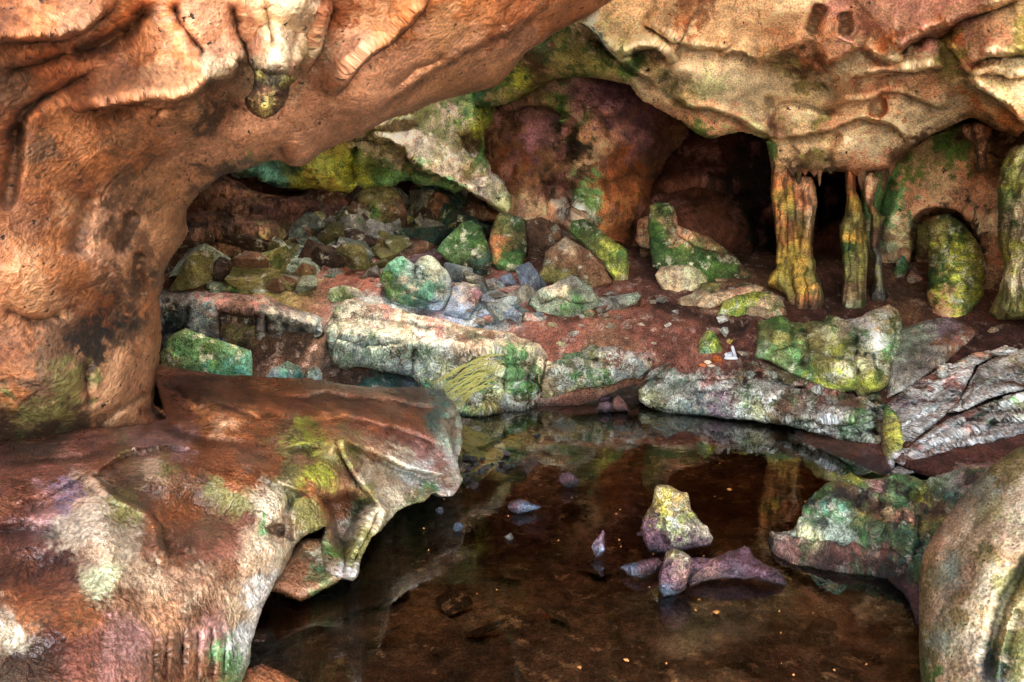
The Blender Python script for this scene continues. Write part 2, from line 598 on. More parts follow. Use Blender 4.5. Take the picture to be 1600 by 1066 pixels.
    L(bp.outputs[0], b.inputs['Normal'])
    return m

M = dict(
    wall=rock_material('orange_limestone', s=1.0, contrast=.34, fine=.4, pits=.9, pit_scale=15, tint=(.56, .27, .15), tint_amt=.35, bump=.65, bdist=.06, spec=.4, wet=.25, veins=.4, gain=.76),
    ceil=rock_material('tan_limestone', s=1.0, contrast=.42, fine=.55, pits=.8, pit_scale=10, tint=(.52, .33, .19), tint_amt=.5, bump=.6, bdist=.07, veins=.45, gain=1.45),
    far=rock_material('purple_brown_rock', s=.8, contrast=.55, fine=.4, pits=.4, pit_scale=7, tint=(.36, .17, .15), tint_amt=.6, bump=.8, bdist=.12, veins=.6, gain=1.5),
    shelf=rock_material('mossy_shelf_rock', s=1.1, contrast=.6, fine=.6, pits=.6, pit_scale=9, tint=(.4, .36, .1), tint_amt=.3, bump=1.0, bdist=.1, gain=1.6),
    bedded=rock_material('bedded_rock', s=1.0, contrast=.8, fine=.6, pits=.6, pit_scale=8, tint=(.14, .07, .035), tint_amt=.6, bump=1.0, bdist=.14, aniso=(1, 1, 3.0), gain=1.15),
    soil=rock_material('red_cave_soil', s=1.3, contrast=.55, fine=.85, pits=.4, pit_scale=14, lichen=.12, lichen_col=(.42, .27, .2), tint=(.16, .06, .04), tint_amt=.6, bump=.9, bdist=.06, gain=.95),
    slab=rock_material('lichen_limestone', tilt=10, s=1.3, contrast=.6, fine=.75, pits=.9, pit_scale=11, lichen=.28, lichen_col=(.60, .60, .50), moss=.22, moss_col=(.09, .19, .07), tint=(.22, .13, .08), tint_amt=.7, bump=1.0, bdist=.07, cracks=.7, veins=.8, gain=.95),
    boulder=rock_material('rough_limestone', s=1.4, contrast=.55, fine=.65, pits=.6, pit_scale=13, lichen=.15, lichen_col=(.48, .44, .34), tint=(.16, .10, .06), tint_amt=.4, bump=1.0, bdist=.07, veins=.5, gain=1.0),
    mossrock=rock_material('mossy_boulder', s=1.4, contrast=.65, fine=.7, pits=.5, pit_scale=12, moss=.3, moss_col=(.075, .14, .035), lichen=.16, lichen_col=(.55, .54, .38), tint=(.16, .12, .05), tint_amt=.5, bump=1.0, bdist=.07, gain=1.25),
    poolmoss=rock_material('black_and_green_rock', tilt=20, s=2.4, contrast=.7, fine=.8, pits=.9, pit_scale=22, moss=.34, moss_col=(.07, .17, .05), lichen=.08, lichen_col=(.55, .5, .38), tint=(.03, .025, .02), tint_amt=.9, bump=1.0, bdist=.04, wet=.3, gain=.85),
    ledge=rock_material('wet_ledge_rock', tilt=27, s=1.5, contrast=.5, fine=.5, pits=.5, pit_scale=18, lichen=.0, lichen_col=(.70, .54, .38), tint=(.30, .10, .045), tint_amt=.5, bump=.85, bdist=.05, wet=.9, veins=.4, gain=1.05),
    stripe=rock_material('striped_limestone', tilt=13, s=1.0, contrast=.7, fine=.6, pits=.5, pit_scale=12, lichen=.5, lichen_col=(.78, .75, .68), tint=(.2, .1, .07), tint_amt=.9, bump=1.0, bdist=.08, cracks=.6, veins=.9, gain=1.2, aniso=(.7, .7, 2.6)),
    column=rock_material('flowstone', s=1.3, contrast=.6, fine=.6, pits=.3, pit_scale=10, tint=(.24, .19, .03), tint_amt=.5, bump=1.0, bdist=.07, wet=.4, streak=.8, gain=1.2),
    wet=rock_material('wet_purple_stone', tilt=20, s=2.4, contrast=.5, fine=.85, pits=.6, pit_scale=18, tint=(.16, .06, .08), tint_amt=.6, bump=1.0, bdist=.05, wet=.6, gain=.8),
    black=rock_material('black_wet_stalactite_tip', s=2.4, contrast=.9, fine=.8, pits=.9, pit_scale=20, lichen=.1, lichen_col=(.16, .13, .05), tint=(.01, .01, .008), tint_amt=.9, bump=1.0, bdist=.04, wet=.35, spec=.1),
    near=rock_material('speckled_limestone', tilt=22, s=1.8, contrast=.4, fine=.6, pits=.7, pit_scale=22, lichen=.25, lichen_col=(.68, .52, .32), moss=.14, moss_col=(.2, .19, .05), tint=(.36, .3, .12), tint_amt=.5, bump=.8, bdist=.025, gain=.72),
    bed=rock_material('pool_mud', s=1.6, contrast=.7, fine=.6, pits=.5, pit_scale=9, lichen=.06, lichen_col=(.34, .24, .14), tint=(.05, .035, .022), tint_amt=.7, bump=1.0, bdist=.06, gain=1.7, tidal=False),
    sand=rock_material('pale_sand', s=.6, contrast=.15, fine=.2, pits=.0, tint=(.7, .58, .42), tint_amt=.3, bump=.3, tidal=False),
)

def plain_material(name, c, rough=.6, var=.3, scale=40):
    m = bpy.data.materials.new(name); m.use_nodes = True
    nt = m.node_tree; b = nt.nodes['Principled BSDF']
    n = nt.nodes.new('ShaderNodeTexNoise'); n.inputs['Scale'].default_value = scale; n.inputs['Detail'].default_value = 5
    r = nt.nodes.new('ShaderNodeValToRGB')
    r.color_ramp.elements[0].position = .3; r.color_ramp.elements[1].position = .7
    r.color_ramp.elements[0].color = tuple(q * (1 - var) for q in c) + (1,)
    r.color_ramp.elements[1].color = tuple(min(1, q * (1 + var)) for q in c) + (1,)
    nt.links.new(n.outputs['Fac'], r.inputs[0]); nt.links.new(r.outputs[0], b.inputs['Base Color'])
    b.inputs['Roughness'].default_value = rough
    bp = nt.nodes.new('ShaderNodeBump'); bp.inputs['Strength'].default_value = .3; bp.inputs['Distance'].default_value = .01
    nt.links.new(n.outputs['Fac'], bp.inputs['Height']); nt.links.new(bp.outputs[0], b.inputs['Normal'])
    return m

def water_material():
    m = bpy.data.materials.new('still_pool_water'); m.use_nodes = True
    nt = m.node_tree; nt.nodes.clear(); N = nt.nodes.new; L = nt.links.new
    out = N('ShaderNodeOutputMaterial')
    tr = N('ShaderNodeBsdfTransparent'); tr.inputs[0].default_value = (.80, .68, .55, 1)
    gl = N('ShaderNodeBsdfGlossy'); gl.inputs['Roughness'].default_value = .025; gl.inputs['Color'].default_value = (.95, .95, .95, 1)
    fr = N('ShaderNodeFresnel'); fr.inputs['IOR'].default_value = 1.42
    mx = N('ShaderNodeMixShader')
    n = N('ShaderNodeTexNoise'); n.inputs['Scale'].default_value = 3.0; n.inputs['Detail'].default_value = 3
    g = N('ShaderNodeNewGeometry'); L(g.outputs['Position'], n.inputs['Vector'])
    bp = N('ShaderNodeBump'); bp.inputs['Strength'].default_value = .16; bp.inputs['Distance'].default_value = .012
    L(n.outputs['Fac'], bp.inputs['Height'])
    L(bp.outputs[0], gl.inputs['Normal']); L(bp.outputs[0], fr.inputs['Normal'])
    L(fr.outputs[0], mx.inputs[0]); L(tr.outputs[0], mx.inputs[1]); L(gl.outputs[0], mx.inputs[2])
    L(mx.outputs[0], out.inputs[0])
    return m
# ------------------------------------------------------------------ camera, light, sky
cam = bpy.data.cameras.new('camera')
cam.sensor_width = 36; cam.lens = F / W * 36
cam.clip_start = .05; cam.clip_end = 3000
co = bpy.data.objects.new('camera', cam); col.objects.link(co)
co.location = (0, 0, CAMZ); co.rotation_euler = (math.radians(90) - PITCH, 0, 0)
scene.camera = co
scene.view_settings.view_transform = 'Standard'
scene.view_settings.look = 'None'
scene.view_settings.exposure = 0
scene.render.resolution_x = 1024; scene.render.resolution_y = 682

SUN_EL, SUN_AZ = math.radians(68), math.radians(12)     # azimuth measured from +Y towards +X
world = bpy.data.worlds.new('World'); scene.world = world; world.use_nodes = True
wn = world.node_tree
sky = wn.nodes.new('ShaderNodeTexSky'); sky.sky_type = 'NISHITA'; sky.sun_disc = False
sky.sun_elevation = SUN_EL; sky.sun_rotation = SUN_AZ
sky.dust_density = 1.5; sky.air_density = 1.0; sky.ozone_density = .3
bg = wn.nodes['Background']; bg.inputs[1].default_value = 4.4
tint = wn.nodes.new('ShaderNodeMix'); tint.data_type = 'RGBA'; tint.blend_type = 'MULTIPLY'      # warm white balance
tint.inputs['Factor'].default_value = 1; tint.inputs['B'].default_value = (1, .82, .62, 1)
wn.links.new(sky.outputs[0], tint.inputs['A']); wn.links.new(tint.outputs['Result'], bg.inputs[0])
sl = bpy.data.lights.new('sun', 'SUN'); sl.energy = 2.2; sl.angle = math.radians(.5); sl.color = (1, .96, .90)
so = bpy.data.objects.new('sun', sl); col.objects.link(so)
from mathutils import Vector
sdir = Vector((math.sin(SUN_AZ) * math.cos(SUN_EL), math.cos(SUN_AZ) * math.cos(SUN_EL), math.sin(SUN_EL)))
so.rotation_euler = sdir.to_track_quat('Z', 'Y').to_euler(); so.location = (3, 10, 15)

scene.render.engine = 'CYCLES'
cy = scene.cycles
cy.use_denoising = True
cy.max_bounces = 8; cy.diffuse_bounces = 3; cy.glossy_bounces = 3; cy.transparent_max_bounces = 8
cy.caustics_reflective = False; cy.caustics_refractive = False
cy.sample_clamp_indirect = 6.0

# ------------------------------------------------------------------ ground outside, pool bed, water
def sheet(name, x0, x1, y0, y1, nx, ny, zf, mat, cf, kind='structure'):
    xs, ys = np.linspace(x0, x1, nx), np.linspace(y0, y1, ny)
    gx, gy = np.meshgrid(xs, ys); gx, gy = gx.ravel(), gy.ravel()
    V = np.column_stack([gx, gy, zf(gx, gy)])
    idx = np.arange(nx * ny).reshape(ny, nx)
    Q = np.stack([idx[:-1, :-1], idx[:-1, 1:], idx[1:, 1:], idx[1:, :-1]], -1).reshape(-1, 4)
    o = new_mesh_object(name, V, Q, cf(V), mat)
    return tag(o, kind=kind)

def colour_const(c):
    return lambda V: np.tile(np.array(c), (len(V), 1))

def outside_z(x, y):
    q = np.column_stack([x * .15, y * .15, x * 0])
    return -.05 + .5 * fbm(q, 1, 3) * np.clip((-y - 3) / 8, 0, 1)
sheet('ground', -400, 400, -600, -.6, 60, 60, outside_z, M['sand'], colour_const((.85, .72, .55)))  # unseen ground behind the camera, put in to bounce warm light inward

def bed_z(x, y):
    q = np.column_stack([x, y, x * 0])
    return -.16 + .07 * fbm(q, .9, 4) + .035 * fbm(q, 5, 4, .6, 'r')
BED_PATCH = [(690, 930, 60, 45, (.26, .19, .10)), (760, 960, 40, 40, (.24, .17, .09)), (650, 985, 60, 30, (.22, .13, .06)), (760, 700, 60, 30, (.30, .28, .12)), (830, 690, 60, 25, (.24, .24, .11)), (770, 740, 40, 20, (.30, .34, .16)), (880, 660, 70, 20, (.20, .19, .09)),
             (950, 690, 80, 20, (.22, .15, .09)), (700, 780, 60, 30, (.20, .16, .10)), (1180, 930, 60, 40, (.22, .14, .08)), (1260, 960, 50, 40, (.20, .13, .07)), (1090, 1000, 80, 40, (.17, .11, .07)), (600, 860, 40, 50, (.14, .09, .06)), (1000, 730, 80, 20, (.17, .10, .06))]
def bed_c(V):
    n = fbm(V, 1.1, 6, .65, seed=4)[:, None]
    c = np.array((.105, .062, .038)) * np.clip(1 + 1.4 * n, .25, 2.5)
    wv = V[:, :2] + .18 * np.column_stack([fbm(V, 2.5, 5, .65, seed=11), fbm(V, 2.5, 5, .65, seed=12)])
    for px, py, rx, ry, cc in BED_PATCH:
        p = P(px, py, wd(py, -.16)); m = wd(py, -.16) / F
        r2 = ((wv[:, 0] - p[0]) / (rx * m)) ** 2 + ((wv[:, 1] - p[1]) / (ry * m * 2.4)) ** 2
        w = smooth(1.4 - r2)[:, None] * .8
        c = c * (1 - w) + np.array(cc) * w
    return np.clip(c, .008, 1)
sheet('pool_bed', -13, 13, -.7, 12, 620, 320, bed_z, M['bed'], bed_c)
wq = sheet('water', -13, 13, -.7, 12, 2, 2, lambda x, y: x * 0.0, water_material(), colour_const((.1, .06, .04)))

# ------------------------------------------------------------------ shell of the cave (behind and above what is seen)
def shell():
    def rockz(p, amp): return amp * fbm(p, .35, 5, .55)
    # unseen roof with a skylight, put in to block sun and sky
    xs, ys = np.linspace(-15, 15, 91), np.linspace(.4, 25, 93)
    gx, gy = np.meshgrid(xs, ys); gx, gy = gx.ravel(), gy.ravel()
    p = np.column_stack([gx, gy, gx * 0])
    z = 5.0 + rockz(p, .5)
    V = np.column_stack([gx, gy, z])
    idx = np.arange(91 * 93).reshape(93, 91)
    Q = np.stack([idx[:-1, :-1], idx[1:, :-1], idx[1:, 1:], idx[:-1, 1:]], -1).reshape(-1, 4)
    c = V[Q].mean(1)
    w = 1 + .25 * fbm(c, 1.0, 3)
    hole = ((c[:, 0] + .3) / 2.3) ** 2 + ((c[:, 1] - 9.8) / .85) ** 2 < w
    Q = Q[~hole]
    o = new_mesh_object('unseen_cave_roof', V, Q, np.tile(np.array((.30, .19, .11)), (len(V), 1)), M['far'])
    tag(o, kind='structure')
    # walls round the chamber: a horseshoe, near arms extended unseen to narrow the light
    path = [(-3.2, -3.2), (-4.6, .5), (-9, 3), (-9.5, 6), (-10, 10), (-9.5, 16), (-7, 21), (0, 23.0), (6, 22.5), (11, 19), (12, 13), (10, 8), (8.5, 4), (5.6, .5), (5.2, -2.2)]
    path = np.array(path)
    t = np.linspace(0, len(path) - 1, 200)
    px = np.interp(t, range(len(path)), path[:, 0]); py = np.interp(t, range(len(path)), path[:, 1])
    zz = np.linspace(-.5, 6.5, 40)
    X = np.tile(px, 40); Y = np.tile(py, 40); Z = np.repeat(zz, 200)
    V = np.column_stack([X, Y, Z])
    V = V + .5 * np.column_stack([fbm(V, .5, 5, seed=1), fbm(V, .5, 5, seed=2), 0 * X])
    idx = np.arange(200 * 40).reshape(40, 200)
    Q = np.stack([idx[:-1, :-1], idx[:-1, 1:], idx[1:, 1:], idx[1:, :-1]], -1).reshape(-1, 4)
    o = new_mesh_object('cave_wall', V, Q, np.tile(np.array((.10, .042, .028)), (len(V), 1)), M['far'])
    tag(o, kind='structure')
shell()
# ------------------------------------------------------------------ the rock walls and ceilings (setting)
G_CTRL = """300,460,9.3 300,400,10.5 300,330,12 450,470,9.2 450,400,10.8 450,330,12.5 600,490,8.9 600,420,10.4 600,350,12.3
600,300,13.2 750,520,8.6 750,450,9.9 750,380,12 750,330,13.2 900,500,8.9 900,440,10.4 900,400,11.8 1000,560,8.2 1000,480,9.4
1000,430,10.8 1000,395,12.5 1150,560,7.9 1150,500,9.0 1150,450,10.3 1150,410,12.3 1300,510,9.2 1300,470,10.4 1300,430,11.3
1450,520,8.8 1450,480,9.9 1600,520,8.0 1600,480,8.8 1600,620,6.3 1400,700,6.0 1200,640,7.0 1000,620,8.1 300,560,8.6 600,600,8.3 750,640,7.9 900,650,7.7 1400,430,11.2 1600,430,10"""
G = tps(d3(G_CTRL))

def gd(x, y):
    return float(G(np.array([x]), np.array([y]))[0])

# red earth floor rising to the back
fl = relief('cave_floor', '225,470 240,400 300,330 420,300 560,290 700,300 800,330 900,360 1000,385 1080,395 1180,400 1260,400 1420,410 1990,420 1990,800 1560,790 1420,735 1300,680 1180,640 1010,615 930,640 850,655 700,640 500,600 230,600',
            G_CTRL, M['soil'],
            '300,420,DBR 400,440,OLV 350,350,BRN 450,380,BRN 560,400,RED 560,440,RED 600,500,BGR 720,470,BLU 760,480,BGR 730,440,RED 800,440,RED 850,500,RED 900,520,RED 940,500,RED 1000,500,RED 1030,470,DRD 1080,480,DRD 1010,530,RED 1060,520,RED 1100,540,RED 1150,530,DRD 1150,510,DRD 1100,470,BRN 1160,430,BRN 1250,520,DRD 1330,520,DRD 1420,510,BRN 1480,530,RED 1560,520,DRD 1600,560,DRD 1560,700,DRD 1600,650,DRD 1450,740,DRD 950,540,BRN 880,510,RED 700,600,DTE 600,590,DTE 560,590,DBR 450,570,DBR',
            step=4, rim=(10, .1), feats=[('b', 560, 430, 60, 30, 0, .15), ('b', 1050, 500, 60, 20, 10, .2), ('g', '1010,470 1060,490 1110,505 1180,515', 14, .25)],
            noises=((.10, 1.2, 5, 'f'), (.035, 6, 4, 'r')), skirt=.6, rough=3, seed=3)
tag(fl, kind='structure')

# big orange wall on one side that sweeps over into the arch
WALL_CTRL = """-430,-640,2.0 -430,0,2.2 -430,400,2.5 -430,740,2.8 -60,-640,2.3 400,-640,2.7 1030,-640,3.1 -60,-320,2.6 400,-320,3.2 1000,-320,3.8 -60,0,2.75 0,150,3.05 0,400,3.35 0,600,3.65 -60,700,3.7 130,675,4.05 130,500,3.95
150,300,3.85 200,100,3.65 310,140,3.85 240,600,4.75 245,470,4.85 285,350,5.0 200,400,4.25 300,250,4.75 400,215,5.0 470,255,5.5 560,150,4.95
620,180,5.6 700,60,4.8 780,130,5.6 900,30,5.2 960,0,5.1 600,20,4.4 500,100,4.7 440,30,4.1 350,160,4.7 60,100,3.2 100,0,3.1 800,20,4.8 1000,-100,4.6"""
wl = relief('cave_wall', '-430,-640 1030,-640 1030,-320 1010,-60 960,0 920,25 870,50 820,85 795,118 780,132 760,138 740,143 680,160 620,180 580,200 540,220 500,240 485,252 468,258 452,256 440,250 415,252 395,262 370,270 345,275 325,292 310,300 297,318 287,330 285,345 287,365 278,385 268,402 252,430 250,450 247,470 248,520 243,560 238,600 236,640 242,650 268,668 210,682 130,677 60,692 -60,702 -430,740',
            WALL_CTRL, M['wall'],
            """0,40,ORD 60,20,ORG 100,15,PCH 120,60,BRN 60,110,ORD 30,150,BRN 0,100,DBR 10,300,ORD 30,400,ORG 80,150,ORD 200,90,ORD 150,80,ORD 60,330,ORD 90,360,ORG 60,230,BRN 130,280,ORD 160,200,ORD 150,130,ORD 230,40,ORG 300,30,PNK 340,60,PNK 250,90,ORG 200,170,ORG 260,140,PCH 300,145,PCH 350,105,PAL
            330,180,DBR 200,200,BRN 190,205,BRN 220,230,ORG 100,200,ORG 40,200,ORD 20,260,ORG 80,280,ORG 150,250,ORG 120,330,PCH 50,350,ORD 40,420,PCH 110,420,ORG 60,470,PCH 170,330,PNK 250,300,PCH 205,320,BRN 210,370,BRN 195,290,BRN 190,215,BRN
            300,230,PNK 360,200,PNK 420,210,PNK 450,230,PNK 470,245,PNK 380,252,DGR 360,260,BLK 340,268,DBR 400,245,OLV 350,235,PNK 290,290,PCH 270,340,PCH 265,390,PCH 240,350,PCH
            230,425,DBR 225,440,DBR 240,440,BRN 245,470,ORG 200,420,PCH 150,410,PNK 170,440,BRN 150,470,ORD 185,490,BLK 160,510,BLK 120,530,DBR 150,545,BLK 90,540,BRN 200,520,BRN 235,520,ORG 230,560,PCH 180,560,PCH 210,600,PCH 150,600,PCH 190,640,PCH
            100,590,OLV 60,600,BRN 40,640,OLV 110,650,OLV 130,665,DBR 60,670,DBR 20,580,ORG 10,530,ORD 30,500,ORG 0,660,DBR 240,640,ORD 255,660,ORG
            550,60,PNK 600,100,PNK 560,170,PNK 650,80,PNK 700,50,PCH 640,150,PNK 700,130,PCH 760,110,PCH 740,80,PNK 820,60,PNK 860,20,ORG 900,10,ORG 930,0,ORG 800,10,ORD 720,5,ORG 520,120,PNK 500,190,PNK 540,210,PNK 620,20,ORG 580,30,PCH 530,20,ORD 440,40,PAL 400,60,PNK 460,70,PAL 420,90,PAL 380,30,PNK""",
            step=3, rim=(60, .65),
            feats=[('s', '-40,60 0,58 50,60 95,56 125,47 150,25 182,-5', 45, .28),
                   ('s', '110,170 180,160 230,153 280,152 300,146 312,136 325,123 345,120 360,116 367,104 369,94 390,93 410,95', 46, .42),
                   ('s', '300,160 250,165 200,162 140,185', 25, -.08),
                   ('g', '15,230 35,175 70,150 110,130 160,105', 9, .10), ('g', '268,0 281,37 312,78 318,100', 8, .09), ('g', '362,0 372,60 397,97', 9, .12),
                   ('g', '100,90 160,70 210,40 240,0', 16, .14), ('g', '0,110 60,100 110,80', 10, .08),
                   ('s', '520,150 545,110 575,80 610,60 640,30 670,-10', 40, .26), ('s', '478,110 490,80 503,45 515,0', 34, .3),
                   ('s', '560,190 610,150 680,110 720,80 800,40 850,5', 60, .08), ('g', '600,140 650,105 700,85', 10, .06),
                   ('b', 440, 20, 50, 60, 0, .30), ('b', 470, 0, 25, 60, 15, .12), ('g', '415,0 425,40 430,70', 10, .10),
                   ('b', 345, 100, 26, 20, 0, .14), ('d', 257, 180, 14, 8, -35, .09), ('b', 90, 25, 60, 30, 0, .14),
                   ('g', '30,190 20,260 10,330', 12, .10), ('g', '140,300 130,340 115,400', 14, .07), ('g', '210,330 200,360 180,395', 12, .12),
                   ('b', 170, 230, 70, 50, -30, .10), ('b', 240, 300, 50, 60, 0, -.08), ('b', 60, 430, 80, 50, 0, .1), ('b', 150, 500, 60, 50, 0, -.12),
                   ('g', '222,390 216,410 214,440 220,470', 10, .14), ('d', 236, 425, 18, 16, 0, .12), ('g', '134,560 132,610 138,640', 9, .07),
                   ('b', 60, 590, 90, 60, 0, .18), ('b', 195, 600, 40, 60, 0, .12), ('g', '0,480 50,500 100,490', 10, .06), ('s', '150,672 180,650 215,625 238,610', 12, -.08),
                   ('g', '430,225 445,245 460,255', 7, .07), ('b', 470, 235, 22, 24, 0, .10)],
            noises=((.06, .8, 3, 'f'), (.022, 2.6, 4, 'f', (1, 1, 1.3)), (.014, 7, 4, 'f'), (.008, 18, 4, 'f')), fs=1.5, skirt=1.6, rough=2.0, seed=11, warp=32, lumvar=.22)
tag(wl, kind='structure')

# tan ceiling with folds
CEIL_CTRL = """1990,-640,3.6 1990,0,5.6 1990,190,6.4 840,-640,5.4 1200,-640,5.0 1660,-640,4.2 840,-300,7.0 1200,-300,6.6 1660,-300,5.6 900,35,9.0 1000,0,8.7 1200,0,8.3 1400,0,7.6 1600,0,6.9 760,130,10.6 850,110,10.2 940,118,10.1
1000,160,10.2 1100,210,10.4 1200,215,10.5 1000,90,9.5 1100,120,9.5 1200,150,9.7 1300,150,9.2 1400,130,8.7 1500,120,8.0 1600,150,7.4 1210,262,10.5
1300,262,10.4 1370,262,10.2 1300,220,10.0 1430,225,9.6 1520,185,8.9 1600,205,8.0 1450,170,8.9 1100,40,8.8 1300,80,8.5"""
ce = relief('cave_ceiling', '740,165 770,168 800,160 830,140 852,126 880,122 910,120 942,123 965,128 985,131 995,148 1003,160 1018,165 1030,172 1048,182 1062,189 1078,203 1100,215 1118,217 1140,210 1158,206 1180,212 1203,216 1206,240 1207,262 1222,268 1240,274 1262,270 1280,272 1300,268 1330,272 1352,268 1372,266 1385,262 1400,250 1415,238 1430,226 1455,212 1482,200 1505,189 1522,185 1540,190 1552,198 1572,207 1592,215 1602,205 1990,190 1990,-640 840,-640 800,60 745,130',
            CEIL_CTRL, M['ceil'],
            """760,140,DMO 790,150,MOS 810,130,YMO 800,110,DMO 840,100,DBR 860,70,DMO 880,100,OLV 920,100,OLV 910,115,DMO 950,95,DMO 960,115,OLV 990,120,MOS 985,100,DMO 1005,135,PAL 1010,95,DMO 1030,85,DMO 1020,110,OLV 1035,125,DMO 930,60,DMO
            905,30,PAL 930,35,PLG 950,60,PAL 975,70,PLG 940,20,TAN 1000,20,TAN 1030,30,TAN 1000,60,PAL 1030,60,PAL 1055,85,PAL 1040,60,TAN 1075,40,ORD 1090,20,BRN 1100,60,TAN 1130,30,TAN 1180,20,TAN 1240,30,TAN 1250,10,PAL 1150,60,TAN 1050,100,TAN 1080,100,PAL 1130,110,PAL 1120,140,PLG 1070,130,PAL 1170,140,PAL 1080,150,OLV 1150,170,PAL
            1030,165,TAN 1060,180,PNK 1075,200,MOS 1095,210,MOS 1120,200,PNK 1160,195,PNK 1190,205,PLG 1195,190,PAL 1100,190,PNK 1140,205,PLG 1230,80,BRN 1200,85,TAN 1250,70,PNK 1255,100,DBR 1240,110,OLV 1300,75,PNK 1290,95,ORD 1320,60,PNK 1340,90,TAN
            1220,140,PAL 1280,140,PAL 1260,160,PAL 1210,160,PAL 1330,110,PAL 1350,100,PAL 1380,105,PAL 1340,130,PNK 1390,130,PNK 1430,120,TAN 1450,140,PNK 1420,160,TAN 1215,195,PKR 1240,185,PAL 1270,190,OLV 1290,180,PNK 1370,170,ORD 1350,165,TAN 1400,190,PAL 1440,180,PAL 1400,170,PAL 1480,170,PAL 1520,170,ORG 1560,185,ORG 1580,195,ORG 1540,155,TAN 1480,140,TAN
            1350,30,PKR 1400,20,PKR 1440,40,PKR 1500,10,PKR 1320,30,PKR 1400,70,ORD 1380,85,ORG 1450,60,PKR 1480,50,ORD 1520,50,PKR 1560,40,TAN 1590,60,OLV 1540,70,PNK 1520,90,PNK 1470,85,OLV 1490,100,OLV 1500,110,OLV 1550,95,PAL 1540,120,PAL 1580,110,PAL 1590,140,PAL 1560,140,PLG 1420,90,PAL
            1225,240,TAN 1212,230,OLV 1250,230,TAN 1280,220,TAN 1300,240,TAN 1270,250,OLV 1340,210,PAL 1380,220,PAL 1400,210,PAL 1360,240,PNK 1340,255,PNK 1320,262,BRN 1250,262,DBR 1380,250,PNK 1410,235,DBR 1440,215,DBR 1480,198,BRN 1530,190,DBR 1570,205,DBR""",
            step=3, rim=(16, .28),
            feats=[('s', '905,38 926,46 940,62 956,78 970,82 981,81 1000,74 1022,73 1035,82 1045,94 1062,95', 42, .50), ('s', '925,50 941,63 965,88 989,109 1010,122 1032,139', 26, .30),
                   ('s', '1042,147 1072,165 1110,172 1146,182 1180,200 1207,215', 26, .18), ('s', '1000,35 1032,48 1055,62 1078,71 1110,74 1148,76', 26, .2), ('s', '1123,88 1145,84 1164,86 1180,95 1190,110', 18, .16),
                   ('b', 1075, 40, 34, 28, 20, .28), ('b', 1120, 132, 62, 42, 15, .35), ('b', 1060, 108, 26, 16, 0, .15), ('b', 880, 100, 50, 26, 25, .35),
                   ('p', '1268,66 1285,50 1310,45 1340,58 1346,76 1330,88 1315,100 1290,106 1278,92', 14, -.36), ('p', '1185,72 1225,62 1262,46 1266,62 1240,88 1205,100 1178,92', 16, -.30),
                   ('g', '1284,8 1275,30 1266,52', 7, .2), ('b', 1230, 20, 60, 34, 0, .2), ('g', '1318,20 1320,40 1318,50', 5, .12),
                   ('s', '1345,78 1360,80 1377,90 1392,97 1410,92', 20, .25), ('s', '1385,97 1405,80 1423,62 1450,48 1486,34 1520,20 1555,8 1600,-6', 46, .36), ('g', '1420,75 1445,62 1470,60 1500,45', 7, .10),
                   ('s', '1510,104 1520,97 1542,86 1565,82 1610,79', 30, .28), ('s', '1508,126 1525,116 1542,111 1560,113 1580,118 1610,116', 18, .16), ('s', '1480,70 1490,78 1500,95 1510,118', 14, .16),
                   ('s', '1322,154 1327,143 1337,124 1355,115 1377,111 1400,110 1428,106 1455,102 1480,99', 30, .34), ('s', '1505,120 1520,130 1537,142 1560,157 1580,170 1592,180 1602,196', 36, .40),
                   ('s', '1300,165 1330,157 1362,152 1385,145 1403,144 1420,148 1436,157 1460,168 1490,165', 20, .16), ('s', '1207,219 1240,214 1276,208 1310,197 1352,187 1380,193 1403,203 1416,214 1420,235', 18, .16),
                   ('s', '1206,178 1220,170 1238,167 1260,170 1284,177 1317,177', 16, -.14), ('g', '1200,150 1205,180 1207,215', 8, .1), ('d', 1371, 168, 13, 17, 30, -.22), ('b', 1235, 192, 28, 18, 0, .15), ('b', 1390, 180, 60, 18, 0, .12), ('b', 1310, 235, 45, 26, 0, .22), ('b', 1250, 240, 30, 24, 0, .15),
                   ('g', '1310,205 1300,230 1290,262', 6, .08), ('b', 1440, 130, 60, 26, 0, -.18), ('b', 1260, 140, 60, 30, 0, -.12), ('b', 1545, 60, 40, 26, -20, .12), ('b', 1400, 30, 80, 40, -20, .14)],
            noises=((.09, .7, 3, 'f'), (.035, 1.9, 4, 'f'), (.018, 5, 4, 'f'), (.010, 13, 4, 'f')), fs=2.7, skirt=2.0, rough=3, seed=21, warp=24, lumvar=.25)
tag(ce, kind='structure')

